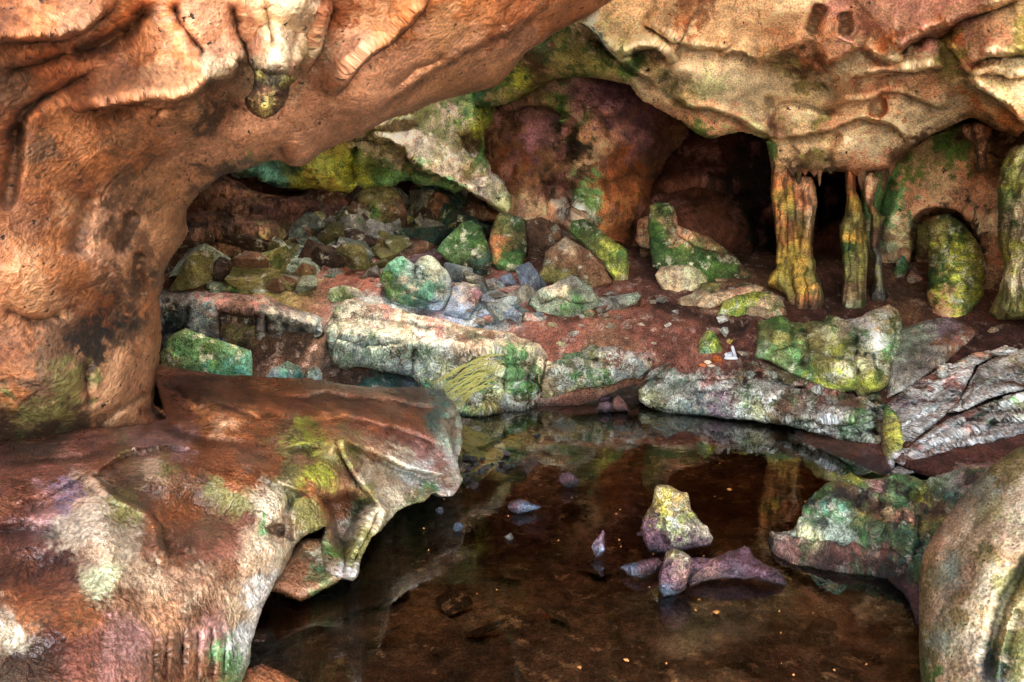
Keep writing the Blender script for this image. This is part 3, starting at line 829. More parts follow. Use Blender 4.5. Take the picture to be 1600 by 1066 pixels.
# brown chamber wall at the back
fw = relief('cave_wall', '735,95 900,80 1010,120 1080,190 1075,215 1058,235 1038,262 1022,290 1014,318 1005,340 990,360 985,410 900,430 740,430',
            '740,100,12.6 900,100,12.2 1000,130,12.4 1070,200,13.6 1040,260,14.4 1010,310,14.6 990,390,13.8 900,400,13.2 760,400,13.3 760,250,13.2 850,250,12.7 930,320,12.7 900,160,12.1 950,210,12.5',
            M['far'],
            '770,180,DBR 800,130,DMO 880,170,MOS 890,185,MOS 860,180,BRN 800,170,DBR 790,220,BRN 830,215,PUR 850,200,PUR 885,205,BLK 890,230,BLK 920,160,PUR 940,150,PUR 980,150,PUR 1000,180,PUR 930,225,PNK 920,240,TAN 960,215,PKR 980,225,PUR 1000,230,PUR 1040,210,BRN 1010,260,BRN 950,260,ORD 1000,290,ORD 870,260,BRN 800,250,ORD 790,280,BRN 810,320,TAN 860,300,BLK 880,290,DBR 830,290,BRN 860,330,PNK 845,350,PNK 890,345,WHT 893,330,WHT 905,320,MOS 912,300,GRN 903,350,OLV 880,350,PNK 940,330,ORG 970,330,ORG 960,360,ORD 985,350,ORD 930,300,ORD 850,390,DBR 990,390,DBR',
            step=4, rim=(40, .7),
            feats=[('b', 945, 325, 50, 50, 0, .55), ('b', 930, 200, 45, 40, 0, .40), ('b', 830, 215, 40, 40, 0, .35), ('b', 965, 155, 50, 24, 15, .4), ('p', '845,280 880,275 905,295 900,330 880,315 850,320', 20, .6), ('b', 820, 310, 26, 50, 0, .35), ('b', 900, 335, 14, 34, 12, .5),
                   ('s', '900,175 930,172 955,178 985,172', 24, .3), ('s', '780,175 830,160 860,165 890,185', 24, .35), ('g', '880,190 890,230 880,260', 14, .3), ('g', '945,175 952,195 950,220', 7, .14), ('g', '1000,260 960,285 930,290', 14, .2), ('b', 990, 240, 40, 26, -30, .3)],
            noises=((.2, .6, 4, 'f'), (.07, 1.6, 5, 'r'), (.04, 5, 4, 'f')), fs=1.5, skirt=3.0, rough=4, seed=31)
tag(fw, kind='structure')

# mossy shelf hanging from the roof at the back
sh = relief('cave_ceiling', '330,262 350,268 372,282 395,275 420,290 450,300 470,298 500,296 530,300 548,306 560,300 580,296 600,298 620,292 640,282 655,287 672,290 690,292 704,300 713,303 724,296 738,303 752,313 766,322 780,330 793,332 796,315 790,290 775,270 760,245 757,210 770,180 775,140 760,95 640,110 500,150 400,200',
            '330,262,12.4 450,280,12 560,300,11.8 640,280,11.5 712,303,11.2 793,332,10.9 780,280,11.2 760,220,11.6 760,140,11.8 640,160,11.6 520,200,11.6 420,240,12.0 600,230,11.5 700,240,11.1',
            M['shelf'],
            '350,272,WHT 380,270,TEA 410,280,TEA 440,285,TEA 470,280,YMO 490,275,YEL 470,265,DMO 500,260,YMO 520,285,YEL 530,270,YMO 550,250,YMO 555,235,MOS 540,300,YMO 580,260,MOS 600,260,MOS 590,285,GRN 620,270,GRN 640,260,MOS 560,275,YMO 610,255,GRN 650,272,GRN 560,215,PAL 530,215,YEL 580,205,OLV 600,210,PAL 620,230,PAL 640,240,OLV 665,235,PAL 630,200,PAL 650,215,TAN 670,220,PAL 690,230,TAN 680,260,TAN 700,250,PAL 720,270,TAN 740,260,OLV 740,290,PAL 755,295,DBR 770,300,PAL 710,262,DBR 735,275,BRN 785,320,PLG 660,275,GRN 690,285,GRN 710,295,GRN 670,180,OLV 700,190,TAN 730,180,DMO 745,200,YMO 740,160,MOS 760,170,MOS 735,220,DBR 700,210,OLV 660,170,OLV 620,180,OLV 650,190,OLV 720,165,OLV 750,240,MOS 765,280,PAL 600,170,TAN',
            step=3.5, rim=(14, .3),
            feats=[('s', '555,216 580,214 605,220 625,232 645,250 660,265 690,280 715,292 750,312 790,332', 26, .55), ('s', '500,210 530,215 560,212 590,200 630,190 660,195', 22, .3), ('b', 700, 245, 30, 60, -55, .30), ('b', 735, 190, 30, 30, 0, .3), ('p', '715,210 750,206 757,225 740,240 722,232', 12, .4), ('b', 590, 265, 60, 30, 0, -.15), ('g', '555,225 550,250 552,290', 9, .18), ('b', 505, 268, 30, 30, -20, .25), ('b', 420, 275, 40, 18, 20, .3)],
            noises=((.16, .9, 4, 'f'), (.11, 2.6, 5, 'f', (1, 1, 1.8)), (.06, 7, 4, 'f')), fs=1.5, skirt=1.8, rough=6, seed=41, warp=20)
tag(sh, kind='structure')

# dark bedded rock low on that side
bd = relief('cave_wall', '225,275 300,268 350,276 372,284 400,300 440,305 470,302 490,310 500,330 495,360 480,380 470,410 440,440 340,460 225,470',
            '225,275,10.6 350,280,11.3 480,310,11.8 480,380,11.2 440,440,10.5 225,470,9.9 340,450,10.1 340,360,10.8',
            M['bedded'],
            '300,300,DBR 360,290,DRD 400,300,BRN 420,315,BRN 340,320,BRN 300,340,DRD 360,340,BRN 440,330,DRD 420,360,DRD 380,370,BRN 330,375,BLK 300,385,BLK 340,400,BRN 400,395,DBR 430,400,OLV 300,420,DBR 350,430,DBR 420,420,DRD 460,330,DRD 280,440,BLK',
            step=3, rim=(12, .3),
            feats=[('s', '280,305 330,303 380,306 430,308 480,304', 14, .35), ('s', '285,328 330,322 380,328 430,325 480,335', 12, .25), ('s', '280,372 330,372 370,366 400,372 450,368', 16, .55), ('s', '270,412 310,408 350,404 400,402 440,395', 14, .45), ('s', '290,350 340,346 380,340 440,345', 10, .2), ('b', 400, 355, 44, 20, -12, .3), ('g', '392,340 400,355 405,368', 3, .08)],
            noises=((.12, 1.3, 4, 'f', (1, 1, 2.5)), (.11, 2.2, 5, 'r', (1, 1, 3)), (.05, 7, 4, 'r', (1, 1, 2))), fs=1.8, skirt=2.0, rough=4, seed=51, strata=(3, 26, 'BRN', .7))
tag(bd, kind='structure')

# dark red rock deep in the side passage
rr = relief('cave_wall', '1000,250 1080,200 1210,190 1340,200 1400,260 1400,420 1300,440 1100,430 1000,420',
            '1000,250,17 1210,200,17.5 1340,230,18 1380,400,16 1200,420,16.5 1000,420,15.5 1110,350,15.6 1190,330,18.5',
            M['far'], '1050,290,DRD 1100,250,DRD 1150,280,BLK 1180,330,BLK 1180,380,BLK 1040,360,DRD 1100,350,RED 1130,370,RED 1150,390,DRD 1090,390,DRD 1200,280,BLK 1290,300,BLK 1300,380,DRD',
            step=5, rim=(40, .8), feats=[('b', 1105, 365, 55, 34, 15, 1.0), ('p', '1160,330 1215,310 1215,400 1165,405', 20, 2.0), ('p', '1265,270 1330,265 1325,350 1270,375', 20, 2.0), ('s', '1030,300 1080,290 1140,300 1200,290', 20, .5)],
            noises=((.3, .5, 4, 'f'), (.12, 1.5, 5, 'r')), skirt=2.5, rough=5, seed=61)
tag(rr, kind='structure')

# alcove wall at the other side, with a low arched recess
al = relief('cave_wall', '1345,280 1380,262 1400,240 1450,205 1530,178 1610,190 1990,190 1990,545 1560,540 1480,520 1395,500 1380,470 1360,440 1350,360',
            '1345,280,12 1400,250,11.6 1530,185,11.0 1680,200,9.2 1680,540,8.6 1990,200,7 1990,540,6.6 1560,530,9.2 1480,515,9.6 1380,490,10.8 1360,400,12 1450,300,11.6 1540,300,10.9 1600,350,9.9',
            M['ceil'],
            '1365,300,GRN 1390,290,GRN 1400,330,GRN 1385,360,GRN 1395,380,TEA 1370,340,DMO 1420,270,MOS 1450,260,OLV 1490,245,MOS 1480,240,MOS 1430,240,DBR 1420,310,PNK 1450,330,PNK 1470,290,TAN 1500,290,PNK 1540,310,PNK 1550,350,TAN 1560,400,ORD 1550,440,BRN 1540,260,BRN 1570,230,DBR 1560,210,DBR 1410,370,PLG 1420,350,PAL 1430,370,OLV 1440,360,OLV 1480,335,BLK 1520,350,BLK 1540,390,BLK 1440,390,BRN 1410,395,BRN 1400,400,DRD 1420,410,BRN 1400,430,BRN 1430,440,PNK 1400,460,BRN 1580,500,OLV 1560,470,DBR 1600,500,OLV',  # black points paint shade round the arched recess
            step=3.5, rim=(14, .3),
            feats=[('p', '1418,415 1416,370 1422,345 1440,330 1475,324 1505,332 1525,350 1535,380 1540,480 1500,520 1420,500', 12, 2.4), ('p', '1350,420 1420,402 1440,415 1440,500 1350,500', 16, .5), ('g', '1395,270 1380,310 1372,380', 10, .3), ('s', '1400,255 1440,228 1480,210 1530,195 1580,215', 26, .3), ('b', 1400, 340, 18, 50, 10, .3), ('b', 1500, 280, 60, 40, 0, -.2), ('s', '1545,230 1570,240 1600,245', 14, .25)],
            noises=((.15, .8, 4, 'f'), (.06, 2, 5, 'r'), (.03, 6, 4, 'f')), skirt=2.0, rough=3, seed=71)
tag(al, kind='structure')

# ------------------------------------------------------------------ foreground ledge
LEDGE_CTRL = """-430,715,3.1 -430,900,1.6 -430,1130,1.15 -60,690,4.0 60,682,4.1 130,670,4.25 250,665,4.75 240,575,6.0 330,583,6.15 480,590,6.0 600,605,5.9 700,625,5.8 720,660,5.62 722,700,5.2 718,745,4.80 690,775,4.55 620,800,4.25
570,850,3.78 545,905,3.5 500,840,3.75 450,830,3.5 440,900,3.15 400,980,2.85 375,1066,2.6 370,1130,2.5 330,1000,2.5 250,700,3.72 150,740,3.25 100,800,2.75 100,850,2.45 0,760,2.9 -60,900,2.0 0,1066,1.65 -60,1130,1.45
200,1066,1.9 250,950,2.35 200,850,2.6 300,800,3.0 400,700,4.0 500,700,4.2 530,685,4.4 600,700,4.65 650,740,4.6 420,780,3.4 600,650,5.1 350,650,4.75 330,870,2.75 240,1066,2.05 0,850,2.4"""
lg = relief('rock_ledge', '-430,715 -60,680 60,680 130,668 200,668 262,655 250,620 240,590 243,568 270,574 330,582 400,588 450,590 480,589 510,594 540,601 580,604 640,606 660,606 695,609 700,622 712,632 721,648 722,690 716,722 720,740 724,748 718,762 708,776 690,777 678,772 662,786 645,790 622,800 606,818 594,830 580,842 566,868 560,900 552,908 535,906 520,902 505,905 490,898 470,905 445,908 440,890 455,865 470,845 492,830 512,800 510,792 495,828 470,838 455,858 440,890 425,920 410,950 400,985 392,1005 388,1040 378,1066 372,1130 -430,1130'
            if False else
            '-430,715 -60,680 60,680 130,668 200,668 262,655 250,620 240,590 243,568 270,574 330,582 400,588 450,590 480,589 510,594 540,601 580,604 640,606 660,606 695,609 700,622 712,632 721,648 722,690 716,722 720,740 724,748 718,762 708,776 690,777 678,772 662,786 645,790 622,800 606,818 594,830 580,842 566,868 560,900 552,908 535,906 520,901 505,890 500,850 510,820 492,830 470,840 455,858 440,890 425,920 410,950 400,985 392,1005 388,1040 378,1066 372,1130 -430,1130',
            LEDGE_CTRL, M['ledge'],
            """20,700,DRD 60,690,DBR 160,720,RED 330,820,BRN 320,770,BRN 480,720,BRN 400,720,BRN 250,870,BRN 200,940,BRN 300,960,BRN 350,900,BRN 280,910,TAN 90,1000,DRD 560,650,RED 620,640,BRN 380,620,DRD 450,640,ORD 400,670,ORD 600,660,ORD 640,680,RED 460,660,BRN 540,730,BRN 610,750,TAN 20,820,DRD 150,690,RED 230,690,PKR 280,690,PKR 40,740,RED 90,750,RED 30,780,DRD 100,780,LIL 60,800,PKR 140,770,TAN 170,740,TAN 200,710,OLV 230,720,TAN 260,720,OLV 180,750,DBR 230,770,BRN 280,760,BRN 200,800,OLV 150,810,PAL 120,830,PAL 200,840,PAL 140,870,TAN 160,900,PLG 230,900,TAN 250,960,PCH 300,930,TAN 350,920,TAN 400,880,TAN 420,850,PAL 450,850,PAL 440,810,PAL 400,830,TAN 420,780,PAL
            260,820,ORD 290,850,DRD 330,860,RED 300,790,ORD 340,770,OLV 380,790,OLV 390,810,RED 360,830,RED 420,820,GRN 350,740,ORD 400,740,ORD 300,720,ORD 340,700,ORD 430,720,ORD 450,740,OLV 490,750,YMO 490,770,ORD 480,810,OLV 470,790,OLV 500,745,YMO 460,695,OLV 490,690,YMO 470,703,DBR
            30,860,DRD 80,880,DRD 40,920,ORD 10,900,DRD 40,960,ORG 60,1020,DBR 30,1050,DBR 120,960,ORD 140,1030,RED 200,1000,PKR 180,1040,PKR 250,1020,BRN 270,1050,DBR 300,1040,BRN 330,1050,BRN 330,980,PKR 370,960,TAN 360,1010,GRN 345,1050,GRN 385,990,WHT 420,930,WHT 10,980,PAL
            300,600,DRD 340,620,BRN 280,630,DRD 330,650,ORG 380,640,ORG 260,650,ORD 350,670,PCH 420,610,ORD 500,610,BRN 560,620,BRN 640,625,DBR 690,620,DTE 680,650,DTE 700,660,GGR 715,690,GGR 712,720,WHT 640,660,ORD 560,650,ORD 480,640,ORD 520,660,ORG 600,680,RED 650,700,PKR 690,720,PKR 700,740,SND 660,690,RED 580,700,TAN 620,730,PAL 640,745,WHT 670,740,WHT 690,765,WHT 560,740,BRN 540,710,OLV 530,690,OLV 580,760,OLV 600,780,PAL 620,780,PAL 580,740,PAL 540,780,ORD 530,800,ORD 560,790,MOS 575,810,PAL 570,830,OLV 555,870,OLV 550,900,WHT 530,860,MOS 525,890,WHT 540,830,PAL 650,780,GRN 320,690,ORD 520,770,BRN""",
            step=2.5, rim=(8, .06),
            feats=[('b', 320, 805, 95, 58, 15, -.34), ('b', 215, 765, 60, 30, 35, -.20), ('s', '262,885 256,860 246,830 232,803 200,787 165,770 146,746 150,735', 20, .15), ('s', '140,752 160,732 182,716 205,706 235,699 270,695 310,697', 15, .12),
                   ('b', 60, 895, 62, 48, 0, -.17), ('b', 20, 1035, 75, 45, 0, -.14), ('g', '-20,835 50,830 100,842', 14, .06),  # shallow hollows; darker paint stands in for their shade
                   ('d', 480, 812, 33, 42, 8, .15), ('b', 432, 805, 26, 30, 0, .05), ('g', '455,770 450,800 452,835 462,855', 4, .04), ('p', '414,826 428,817 442,820 447,835 436,838 420,834', 5, .14), ('b', 245, 810, 14, 18, 0, .08), ('b', 165, 850, 55, 80, -20, .18), ('b', 400, 860, 60, 40, -40, .10),
                   ('s', '522,672 528,690 538,715 552,742 572,768 592,796', 22, .10), ('s', '528,680 560,700 600,716 640,733 690,746 722,742', 20, .13), ('b', 527, 690, 26, 26, 0, .24), ('b', 490, 750, 44, 26, 10, .14), ('s', '380,725 420,748 460,765 500,775', 16, .07),
                   ('p', '445,700 480,694 500,700 485,712 455,710', 8, .10), ('b', 620, 730, 60, 20, 20, -.10),
                   ('p', '500,778 540,766 578,785 560,825 540,880 515,850', 20, .42), ('p', '592,782 610,796 594,832 572,868 560,908 538,908 545,868 560,830 576,800', 12, -.20), ('g', '596,790 575,830 556,870 548,905', 4, .06),
                   ('b', 345, 648, 50, 20, 15, .26), ('b', 420, 640, 40, 16, 10, .10), ('s', '250,600 275,610 290,628 320,632', 14, -.10), ('s', '300,640 340,628 370,640 410,655', 14, .08), ('s', '430,622 520,612 600,622 690,640', 18, .06), ('s', '470,660 540,650 620,668 700,700', 16, .05), ('g', '250,655 280,680 320,690 400,700', 8, .06), ('g', '0,730 60,720 130,715 200,690', 8, .05), ('g', '40,800 100,785 160,760', 10, .05), ('s', '20,790 80,770 120,750 150,730', 16, .06),
                   ('p', '695,655 705,690 716,725 735,725 735,640', 7, .12), ('s', '706,690 700,672 710,660', 8, .05), 
                   ('g', '240,990 236,1066', 4, .02), ('g', '262,985 256,1066', 4, .03), ('g', '285,985 282,1066', 4, .03), ('g', '308,980 306,1066', 4, .025), ('g', '330,975 330,1066', 4, .03), ('g', '352,968 348,1066', 4, .02),
                   ('s', '640,790 660,770 690,762 715,760', 8, -.04)],
            noises=((.03, 1.2, 3, 'f'), (.018, 3.5, 4, 'f', (.5, 1.5, 1.5)), (.009, 10, 4, 'f', (.6, 1.4, 1.4)), (.006, 26, 4, 'f')), fs=1.8, skirt=.55, rough=2.2, seed=81, warp=16, lumvar=.3, fade=6)
tag(lg, kind='structure')

# under the ledge: rock going down into the water, and the drowned shelf
un = relief('rock_ledge', '500,840 545,898 530,908 500,925 470,940 440,930 420,925 440,880 470,845',
            [(500, 840, 3.9), (545, 900, 3.62), (480, 938, 3.55), (430, 920, 3.5), (450, 860, 3.8)], M['ledge'],
            '500,860,PCH 480,880,BRN 520,870,PAL 510,890,GRN 470,910,BRN 440,900,BRN', step=3, rim=(14, .15), noises=((.03, 3, 4, 'f'), (.01, 12, 3, 'r')), skirt=.5, seed=83)
tag(un, kind='structure')
uc = relief('rock_ledge', '420,915 470,935 520,925 560,905 640,900 640,935 560,960 480,985 415,1010 380,1010 395,960',
            [(420, 915, 3.9), (640, 900, 4.1), (560, 950, 3.72), (400, 1005, 3.25), (480, 960, 3.6)], M['ledge'],
            '450,930,BRN 520,940,DBR 600,920,DRD 420,990,BLK', step=4, rim=(20, .2), noises=((.04, 3, 4, 'f'),), skirt=.5, seed=84)
tag(uc, kind='structure')
kn = relief('rock', '372,1075 385,1045 410,1038 440,1046 470,1066 478,1110 372,1110', [(372, 1050, 2.75), (478, 1100, 2.7), (420, 1040, 2.85), (420, 1100, 2.6)], M['ledge'],
            '420,1060,ORG', step=3, rim=(30, .12), noises=((.015, 5, 4, 'f'),), back=.3, seed=85)
tag(kn, 'rounded orange knob of stone in the water under the overhanging ledge', 'rock')
# ------------------------------------------------------------------ loose boulders: outline given, faceted front, closed back
def boulder(name, label, cat, poly, mat, colours, d=None, bulge=.35, tilt=.6, back=.5, seed=0, slope=(.4, 1.7), step=2.0, group=None, feats=(), noises=None, rough=2.4, sink=.0, rim=None, sd_scale=1.0):
    pl = pts(poly)
    yb = pl[:, 1].max(); xb = pl[:, 0].mean(); h = yb - pl[:, 1].min()
    dist = gd(xb, yb - 2) if d is None else d
    m = dist / F
    r = np.random.RandomState(seed + 100)
    sl = r.uniform(slope[0], slope[1], len(pl))
    ax, ay = r.uniform(-.5, .5, 2)
    xm, ym = pl.mean(0)
    tops = [(r.uniform(-1.6, 1.6), r.uniform(-1.6, 1.6), r.uniform(.85, 1.25)) for _ in range(4)]
    def f(x, y):
        hh = np.full(len(x), 1e9)
        for k in range(len(pl)):
            a, b = pl[k], pl[(k + 1) % len(pl)]
            e = b - a; L = e @ e + 1e-9
            t = np.clip(((x - a[0]) * e[0] + (y - a[1]) * e[1]) / L, 0, 1)
            q = np.hypot(x - a[0] - t * e[0], y - a[1] - t * e[1]) * m * sl[k]
            hh = np.minimum(hh, q)
        cap = np.full(len(x), 1e9)
        for e1, e2, e3 in tops:
            cap = np.minimum(cap, bulge * (e3 + e1 * (x - xm) / max(np.ptp(pl[:, 0]), 1) + e2 * (y - ym) / max(h, 1)))
        hh = np.minimum(hh, np.maximum(cap, .02))
        return dist + .12 * bulge + (yb - y) * m * tilt - hh
    nz = noises or ((.022 * dist / 9 + .008, 2.2 * 9 / max(dist, 4), 4, 'f'), (.020 * dist / 9 + .006, 5 * 9 / max(dist, 4), 5, 'r'), (.012 * dist / 9 + .003, 15 * 9 / max(dist, 4), 4, 'r'))
    o = relief(name, poly, None, mat, colours, step=step, rim=rim or (5, .04), feats=feats, noises=nz, back=back, rough=rough, seed=seed, dfun=f, warp=14, fade=6)
    tag(o, label, cat, group)
    return o

B = boulder
B('rock', 'flat topped bright green block beside the orange wall', 'rock', '249,552 258,535 268,524 290,513 330,528 350,533 392,548 394,590 335,600 252,580', M['mossrock'],
  '260,560,OLV 280,545,GRN 320,545,MOS 360,560,TEA 390,570,TEA 300,570,GRN 290,520,GRN 340,580,TEA', d=7.3, bulge=.25, tilt=.35, seed=1, back=.5)
bk = relief('boulder', '225,452 250,449 300,452 330,455 370,457 410,462 450,476 480,485 502,493 505,505 508,520 498,532 488,540 470,560 455,572 440,580 395,590 330,600 225,600',
            '225,452,9.6 330,456,9.4 410,463,9.2 500,494,8.9 225,480,8.6 330,478,8.55 400,488,8.4 480,505,8.35 505,520,8.5 440,570,8.6 330,590,8.7 225,590,8.7 300,520,8.6',
            M['boulder'], '260,460,GRY 330,465,PKR 400,475,PKR 470,490,GRY 290,475,DGR 320,490,BGR 270,500,BLK 350,510,DBR 380,500,DBR 430,500,DGR 490,505,BGR 470,530,BLK 420,530,DBR 400,560,DTE 350,530,BLU 440,550,DGR 300,540,DTE 380,520,BLK 260,520,DGR 480,550,DTE 340,500,DBR',  # dark and blue face patches paint in soft shadow patterns
            step=3, rim=(8, .1), feats=[('p', '335,482 410,490 398,540 340,530', 8, .28), ('g', '415,480 418,520 422,570', 5, .2), ('s', '250,462 330,478 410,490 500,508', 10, .16), ('p', '250,470 300,480 290,520 250,530', 8, .2), ('s', '410,480 395,510 390,540', 12, .15), ('p', '440,505 500,512 480,545 440,540', 8, .18)],
            noises=((.06, 1.5, 4, 'f'), (.035, 4, 4, 'r'), (.015, 12, 3, 'f')), flat=True, back=.8, rough=2, seed=91)
tag(bk, 'large grey block with a flat top and hollowed face painted in shade behind the green block', 'boulder')
B('rock', 'small dark blue green stone wedged behind the red ledge', 'rock', '412,592 425,575 450,565 470,573 478,592 450,600', M['boulder'], '430,580,BGR 450,575,TEA 465,585,DTE', d=7.0, bulge=.18, seed=2, back=.25)
B('rock', 'smallest dark blue stone against the red ledge, next to the blue green one', 'rock', '474,592 480,577 495,573 503,583 503,598 480,600', M['boulder'], '485,585,DTE 498,585,BGR', d=7.05, bulge=.15, seed=3, back=.2)
B('rock', 'grey green slab leaning on end behind the big grey block', 'rock', '431,441 432,428 450,430 468,433 482,447 500,460 508,485 511,520 505,532 498,500 470,488 440,470', M['boulder'], '445,440,GGR 465,445,GRY 480,470,GGR 500,490,TEA 505,515,TEA 450,460,GRY', d=9.35, bulge=.3, seed=4)

# central slab
cs = relief('boulder', '514,500 522,478 540,470 562,468 600,476 640,486 690,498 730,508 770,512 800,516 830,528 856,541 858,556 850,580 846,610 838,640 815,650 795,653 770,668 740,672 715,660 700,640 675,620 660,609 645,592 600,578 560,575 535,578 520,570 512,545',
            '514,500,8.75 562,468,9.1 640,487,9.0 730,507,8.85 800,516,8.75 858,543,8.5 515,520,8.15 560,525,7.9 640,535,7.75 720,545,7.65 800,550,7.7 850,570,7.85 840,640,7.75 740,670,7.25 690,630,7.45 640,590,7.8 560,575,8.0 520,570,8.2 700,590,7.5 780,600,7.55',
            M['slab'], '530,500,GGR 560,480,GRY 600,490,PKR 640,500,SND 680,505,PKR 720,520,SND 700,540,WHT 640,530,GGR 600,540,GGR 560,540,BGR 580,560,GGR 540,560,GGR 600,515,GRY 560,505,GRY 750,530,BRN 660,520,WHT 640,570,BGR 650,590,TEA 670,560,GGR 740,540,SND 790,530,SND 830,540,PAL 720,590,GGR 700,600,PLG 740,600,MOS 690,620,GRN 735,610,OLV 760,580,PAL 790,570,GRN 820,580,GRN 800,600,GRN 830,610,MOS 780,620,PLG 740,630,GRN 770,640,OLV 700,620,GGR 810,635,RED 825,645,DRD 800,655,RED 750,660,GGR 560,500,GGR 690,580,PLG 840,560,PAL',
            step=2.5, rim=(5, .06), fs=1.6, feats=[('s', '850,552 800,540 720,532 640,538 570,545 515,530', 14, .10), ('s', '530,488 600,500 680,512 760,525', 12, .08), ('g', '655,540 640,560 650,590', 4, .1), ('s', '580,478 640,505 700,515', 10, .06), ('g', '792,560 786,600 788,640 790,655', 6, .05), ('s', '735,580 760,575 800,590 840,580', 12, .10), ('g', '840,560 825,585 842,600', 7, .12), ('g', '520,490 530,520 515,560', 6, .08), ('b', 700, 545, 70, 24, 10, .08), ('s', '665,612 700,600 730,560 780,545', 14, .06), ('s', '700,640 740,648 780,640', 10, .12), ('b', 815, 645, 26, 14, 0, .1)],
            noises=((.07, 1.4, 4, 'f'), (.045, 4, 5, 'r'), (.022, 11, 4, 'f'), (.01, 24, 3, 'r')), flat=True, back=.9, rough=4.5, seed=95, warp=18)
tag(cs, 'big pale slab in the middle with green patches and a bright flat top', 'boulder')
dk = relief('rock', '515,570 560,572 640,585 668,612 668,640 600,640 515,640', [(515, 570, 8.5), (668, 612, 8.1), (600, 630, 8.0), (560, 600, 8.25)], M['boulder'], '560,595,DTE 620,600,DTE 650,605,BLU 530,590,DBR', step=4, rim=(8, .1), back=.4, seed=96)  # dark rock added to keep the gap below the slab shaded
tag(dk, 'dark blue black rock added as shade under the big pale slab', 'rock')
ap = relief('rock', '690,640 722,652 760,662 800,652 800,668 770,690 740,705 722,710 690,700', [(690, 645, 7.0), (722, 655, 7.1), (800, 655, 7.35), (800, 668, 7.25), (740, 703, 6.3), (760, 665, 7.15), (700, 700, 6.4)], M['slab'], '730,660,GRY 760,665,BGR 790,662,SND 735,680,BGR 760,682,LIL 735,700,PKR', step=3, rim=(5, .04), noises=((.02, 4, 4, 'f'),), back=.25, seed=97)
tag(ap, 'low wet grey rock at the waterline between red ledge and pale slab', 'rock')

s2 = relief('boulder', '846,560 858,542 880,535 905,531 930,528 950,524 980,530 1010,535 1044,541 1040,556 1022,572 1012,582 1003,590 985,592 970,596 940,606 905,609 870,618 845,632 836,620 842,590',
            '846,555,8.6 950,524,8.75 1044,541,8.5 1010,585,7.9 900,609,7.75 845,628,7.8 860,580,7.8 950,570,7.75 1010,560,8.0', M['slab'],
            '870,550,DTE 900,545,GRN 930,535,OLV 960,530,RED 900,570,GRN 940,580,GRN 870,590,PAL 970,570,WHT 1000,570,SND 1020,555,PKR 990,550,PKR 950,555,WHT 860,610,OLV 910,600,PLG 985,585,BGR 900,560,DTE',
            step=2.5, rim=(5, .06), fs=1.6, feats=[('s', '860,556 900,560 950,556 1000,566', 10, .1), ('g', '890,545 940,570 960,568', 5, .08), ('b', 900, 575, 40, 18, 0, .1)], noises=((.06, 1.6, 4, 'f'), (.04, 4.5, 5, 'r'), (.018, 12, 3, 'f')), flat=True, back=.8, rough=4, seed=98)
tag(s2, 'green stained slab with a red earth top beside the big pale slab', 'boulder')
u2 = relief('rock', '836,640 845,618 880,608 960,596 1010,580 1025,585 1030,640 1000,640 960,645 900,650 850,668', [(836, 640, 7.85), (900, 612, 8.1), (1010, 585, 8.3), (1030, 640, 7.75), (900, 650, 7.55), (850, 665, 7.35)], M['wet'], '860,640,DRD 900,625,BRN 940,620,OLV 900,645,PUR 980,610,DBR 1010,600,DTE 960,640,DRD', step=3, rim=(6, .06), noises=((.04, 2, 4, 'f', (1, 1, 3)),), back=.5, seed=99)
tag(u2, 'dark red undercut band of rock at the waterline under the green stained slab', 'rock')

rl = relief('boulder', '998,612 1004,596 1018,578 1040,566 1062,558 1100,566 1130,572 1160,566 1182,560 1215,572 1250,588 1290,604 1340,620 1374,614 1382,640 1382,670 1378,692 1360,694 1330,690 1290,682 1240,668 1200,662 1150,655 1100,650 1040,646 1012,636 1000,626',
            '998,612,7.75 1062,559,8.3 1182,562,8.0 1340,620,7.0 1380,640,6.4 1378,690,6.05 1240,668,6.75 1100,650,7.25 1012,634,7.55 1040,600,7.6 1150,605,7.2 1260,630,6.75 1340,650,6.3', M['slab'],
            '1010,610,PLG 1020,590,WHT 1040,575,TEA 1060,570,GGR 1080,575,PKR 1110,580,PKR 1150,575,RED 1180,580,RED 1220,585,OLV 1050,600,WHT 1090,600,WHT 1050,625,GGR 1090,625,BGR 1130,625,LIL 1130,600,WHT 1170,610,GRN 1200,605,WHT 1180,630,PLG 1240,620,PKR 1230,640,BRN 1260,600,BRN 1300,625,RED 1300,655,WHT 1340,640,BRN 1340,660,GRN 1370,640,DTE 1350,685,GGR 1375,670,MOS 1240,660,GGR 1020,630,PLG 1160,640,WHT 1370,620,OLV',
            step=2.5, rim=(5, .06), fs=1.6, feats=[('s', '1010,592 1060,596 1110,590 1160,594 1200,580', 12, .14), ('s', '1200,650 1225,665 1250,655 1300,660 1350,655', 12, .12), ('g', '1198,640 1230,612 1270,600', 4, .06), ('s', '1160,570 1200,590 1250,602 1320,622', 14, .18), ('g', '1030,605 1080,615 1150,612', 4, .05), ('b', 1110, 620, 90, 16, 5, .08), ('g', '1365,620 1368,655 1362,690', 8, .2)],
            noises=((.06, 1.4, 4, 'f'), (.04, 4, 5, 'r', (1, 1, 1.6)), (.018, 11, 4, 'f'), (.008, 26, 3, 'r')), flat=True, back=.9, rough=4, seed=101, warp=16, strata=(5, 34, 'BRN', .6))
tag(rl, 'long white and green streaked slab reaching over the pool below the white ornament', 'boulder')
